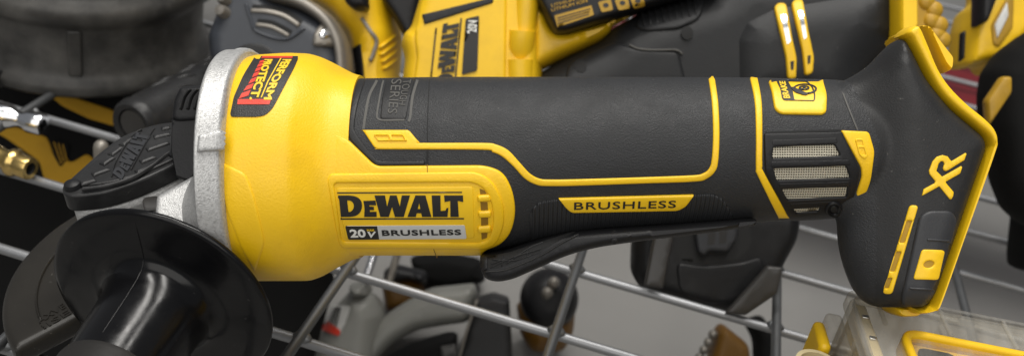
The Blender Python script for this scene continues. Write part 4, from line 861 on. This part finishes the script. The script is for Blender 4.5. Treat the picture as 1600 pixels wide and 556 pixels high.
AMB = thing('wire_spool', 'amber and black spool behind the pale grey air tool', 'spool')
pill('spool_body', facing(.80), [(596, 440), (640, 432), (664, 446), (660, 480), (604, 486)], 30, 16, M_ORANGE, AMB, r=10)
pill('spool_top', facing(.79), [(600, 420), (620, 412), (668, 424), (668, 444), (640, 436), (600, 446)], 30, 10, M_BLK, AMB, r=8)
BX = thing('metal_box', 'dark grey box with a bright front edge below the wires, left of the black cap', 'box')
pill('box_body', facing(.75), [(744, 466), (770, 458), (796, 466), (806, 640), (690, 640)], 30, 6, M_FOOT, BX, Tb=60, r=5)
pill('box_edge', facing(.73), ribbon(A_((746, 466), (728, 520), (706, 600)), 5), 6, 2, M_GREYM, BX)
DK = thing('dark_case', 'black case below the wires under the paddle switch', 'case')
pill('case_body', facing(.84), [(640, 400), (690, 392), (752, 404), (760, 440), (700, 450), (652, 440)], 40, 14, M_BAG, DK, r=10)
DK2 = thing('black_toolbox', 'black toolbox below the wires in front of the grey air tool', 'toolbox')
_, tbx = pill('toolbox_body', facing(.72), [(600, 556), (640, 536), (700, 518), (716, 520), (704, 640), (580, 640)], 30, 10, M_BAG, DK2, r=8)
pill('toolbox_latch', facing(.70), [(688, 540), (712, 536), (718, 556), (690, 560)], 8, 3, M_SMOKE, DK2, r=3)
CP = thing('lidded_jar', 'yellow jar with a black round cap below the wires under the paddle switch', 'jar')
FC_ = facing(.78)
pill('jar_body', FC_, [(806, 470), (900, 470), (896, 520), (880, 548), (830, 548), (812, 520)], 60, 40, M_ORANGE, CP, r=12)
pill('jar_cap', facing(.765), circle((858, 466), 46, 40, 48), 50, 34, M_BLK, CP)
for x, y in ((856, 456), (866, 440)): V, Fc = lathe([(0, .003), (.0028, .0022), (.004, 0), (.004, -.012)], facing(.735).w(x, y, 0), camdir((.1, -.3, -1)), 18); obj('cap_fitting', V, Fc, M_GREYM, CP, 50)
YB = thing('amber_bottle', 'amber bottle with silver beads lying below the wires under the black tool socket', 'bottle')
pill('bottle_body', facing(.72), [(1118, 512), (1128, 504), (1168, 536), (1176, 640), (1086, 640), (1106, 556)], 34, 12, M_ORANGE, YB, r=10)
pill('bottle_cap', facing(.74), [(1160, 500), (1190, 490), (1206, 520), (1206, 600), (1178, 600), (1176, 530)], 30, 16, M_BAG, YB, r=10)
for x, y in ((1114, 522), (1107, 534), (1100, 546), (1093, 558)): V, Fc = lathe([(0, .0034), (.0024, .0024), (.0034, 0), (.0024, -.0024), (0, -.0034)], pix(x, y, .71), camdir((0, 0, -1)), 16); obj('bead', V, Fc, M_GREYM, YB, 60)


# ------------------------------------------------------------------ put every Empty at its thing's base
bpy.context.view_layer.update()
for t in THINGS:
    kids = [c for c in COL.objects if c.parent == t]; allk = kids+[g for g in COL.objects if g.parent in kids]
    pts = np.concatenate([np.array([v.co[:] for v in k.data.vertices]) for k in allk])
    lo, hi = pts.min(0), pts.max(0); b = Vector(((lo[0]+hi[0])/2, (lo[1]+hi[1])/2, lo[2]))
    T = Matrix.Translation(-b)
    for k in allk: k.data.transform(T)
    t.location = b
for o in COL.objects:
    if o.type == 'MESH': o.data.update()
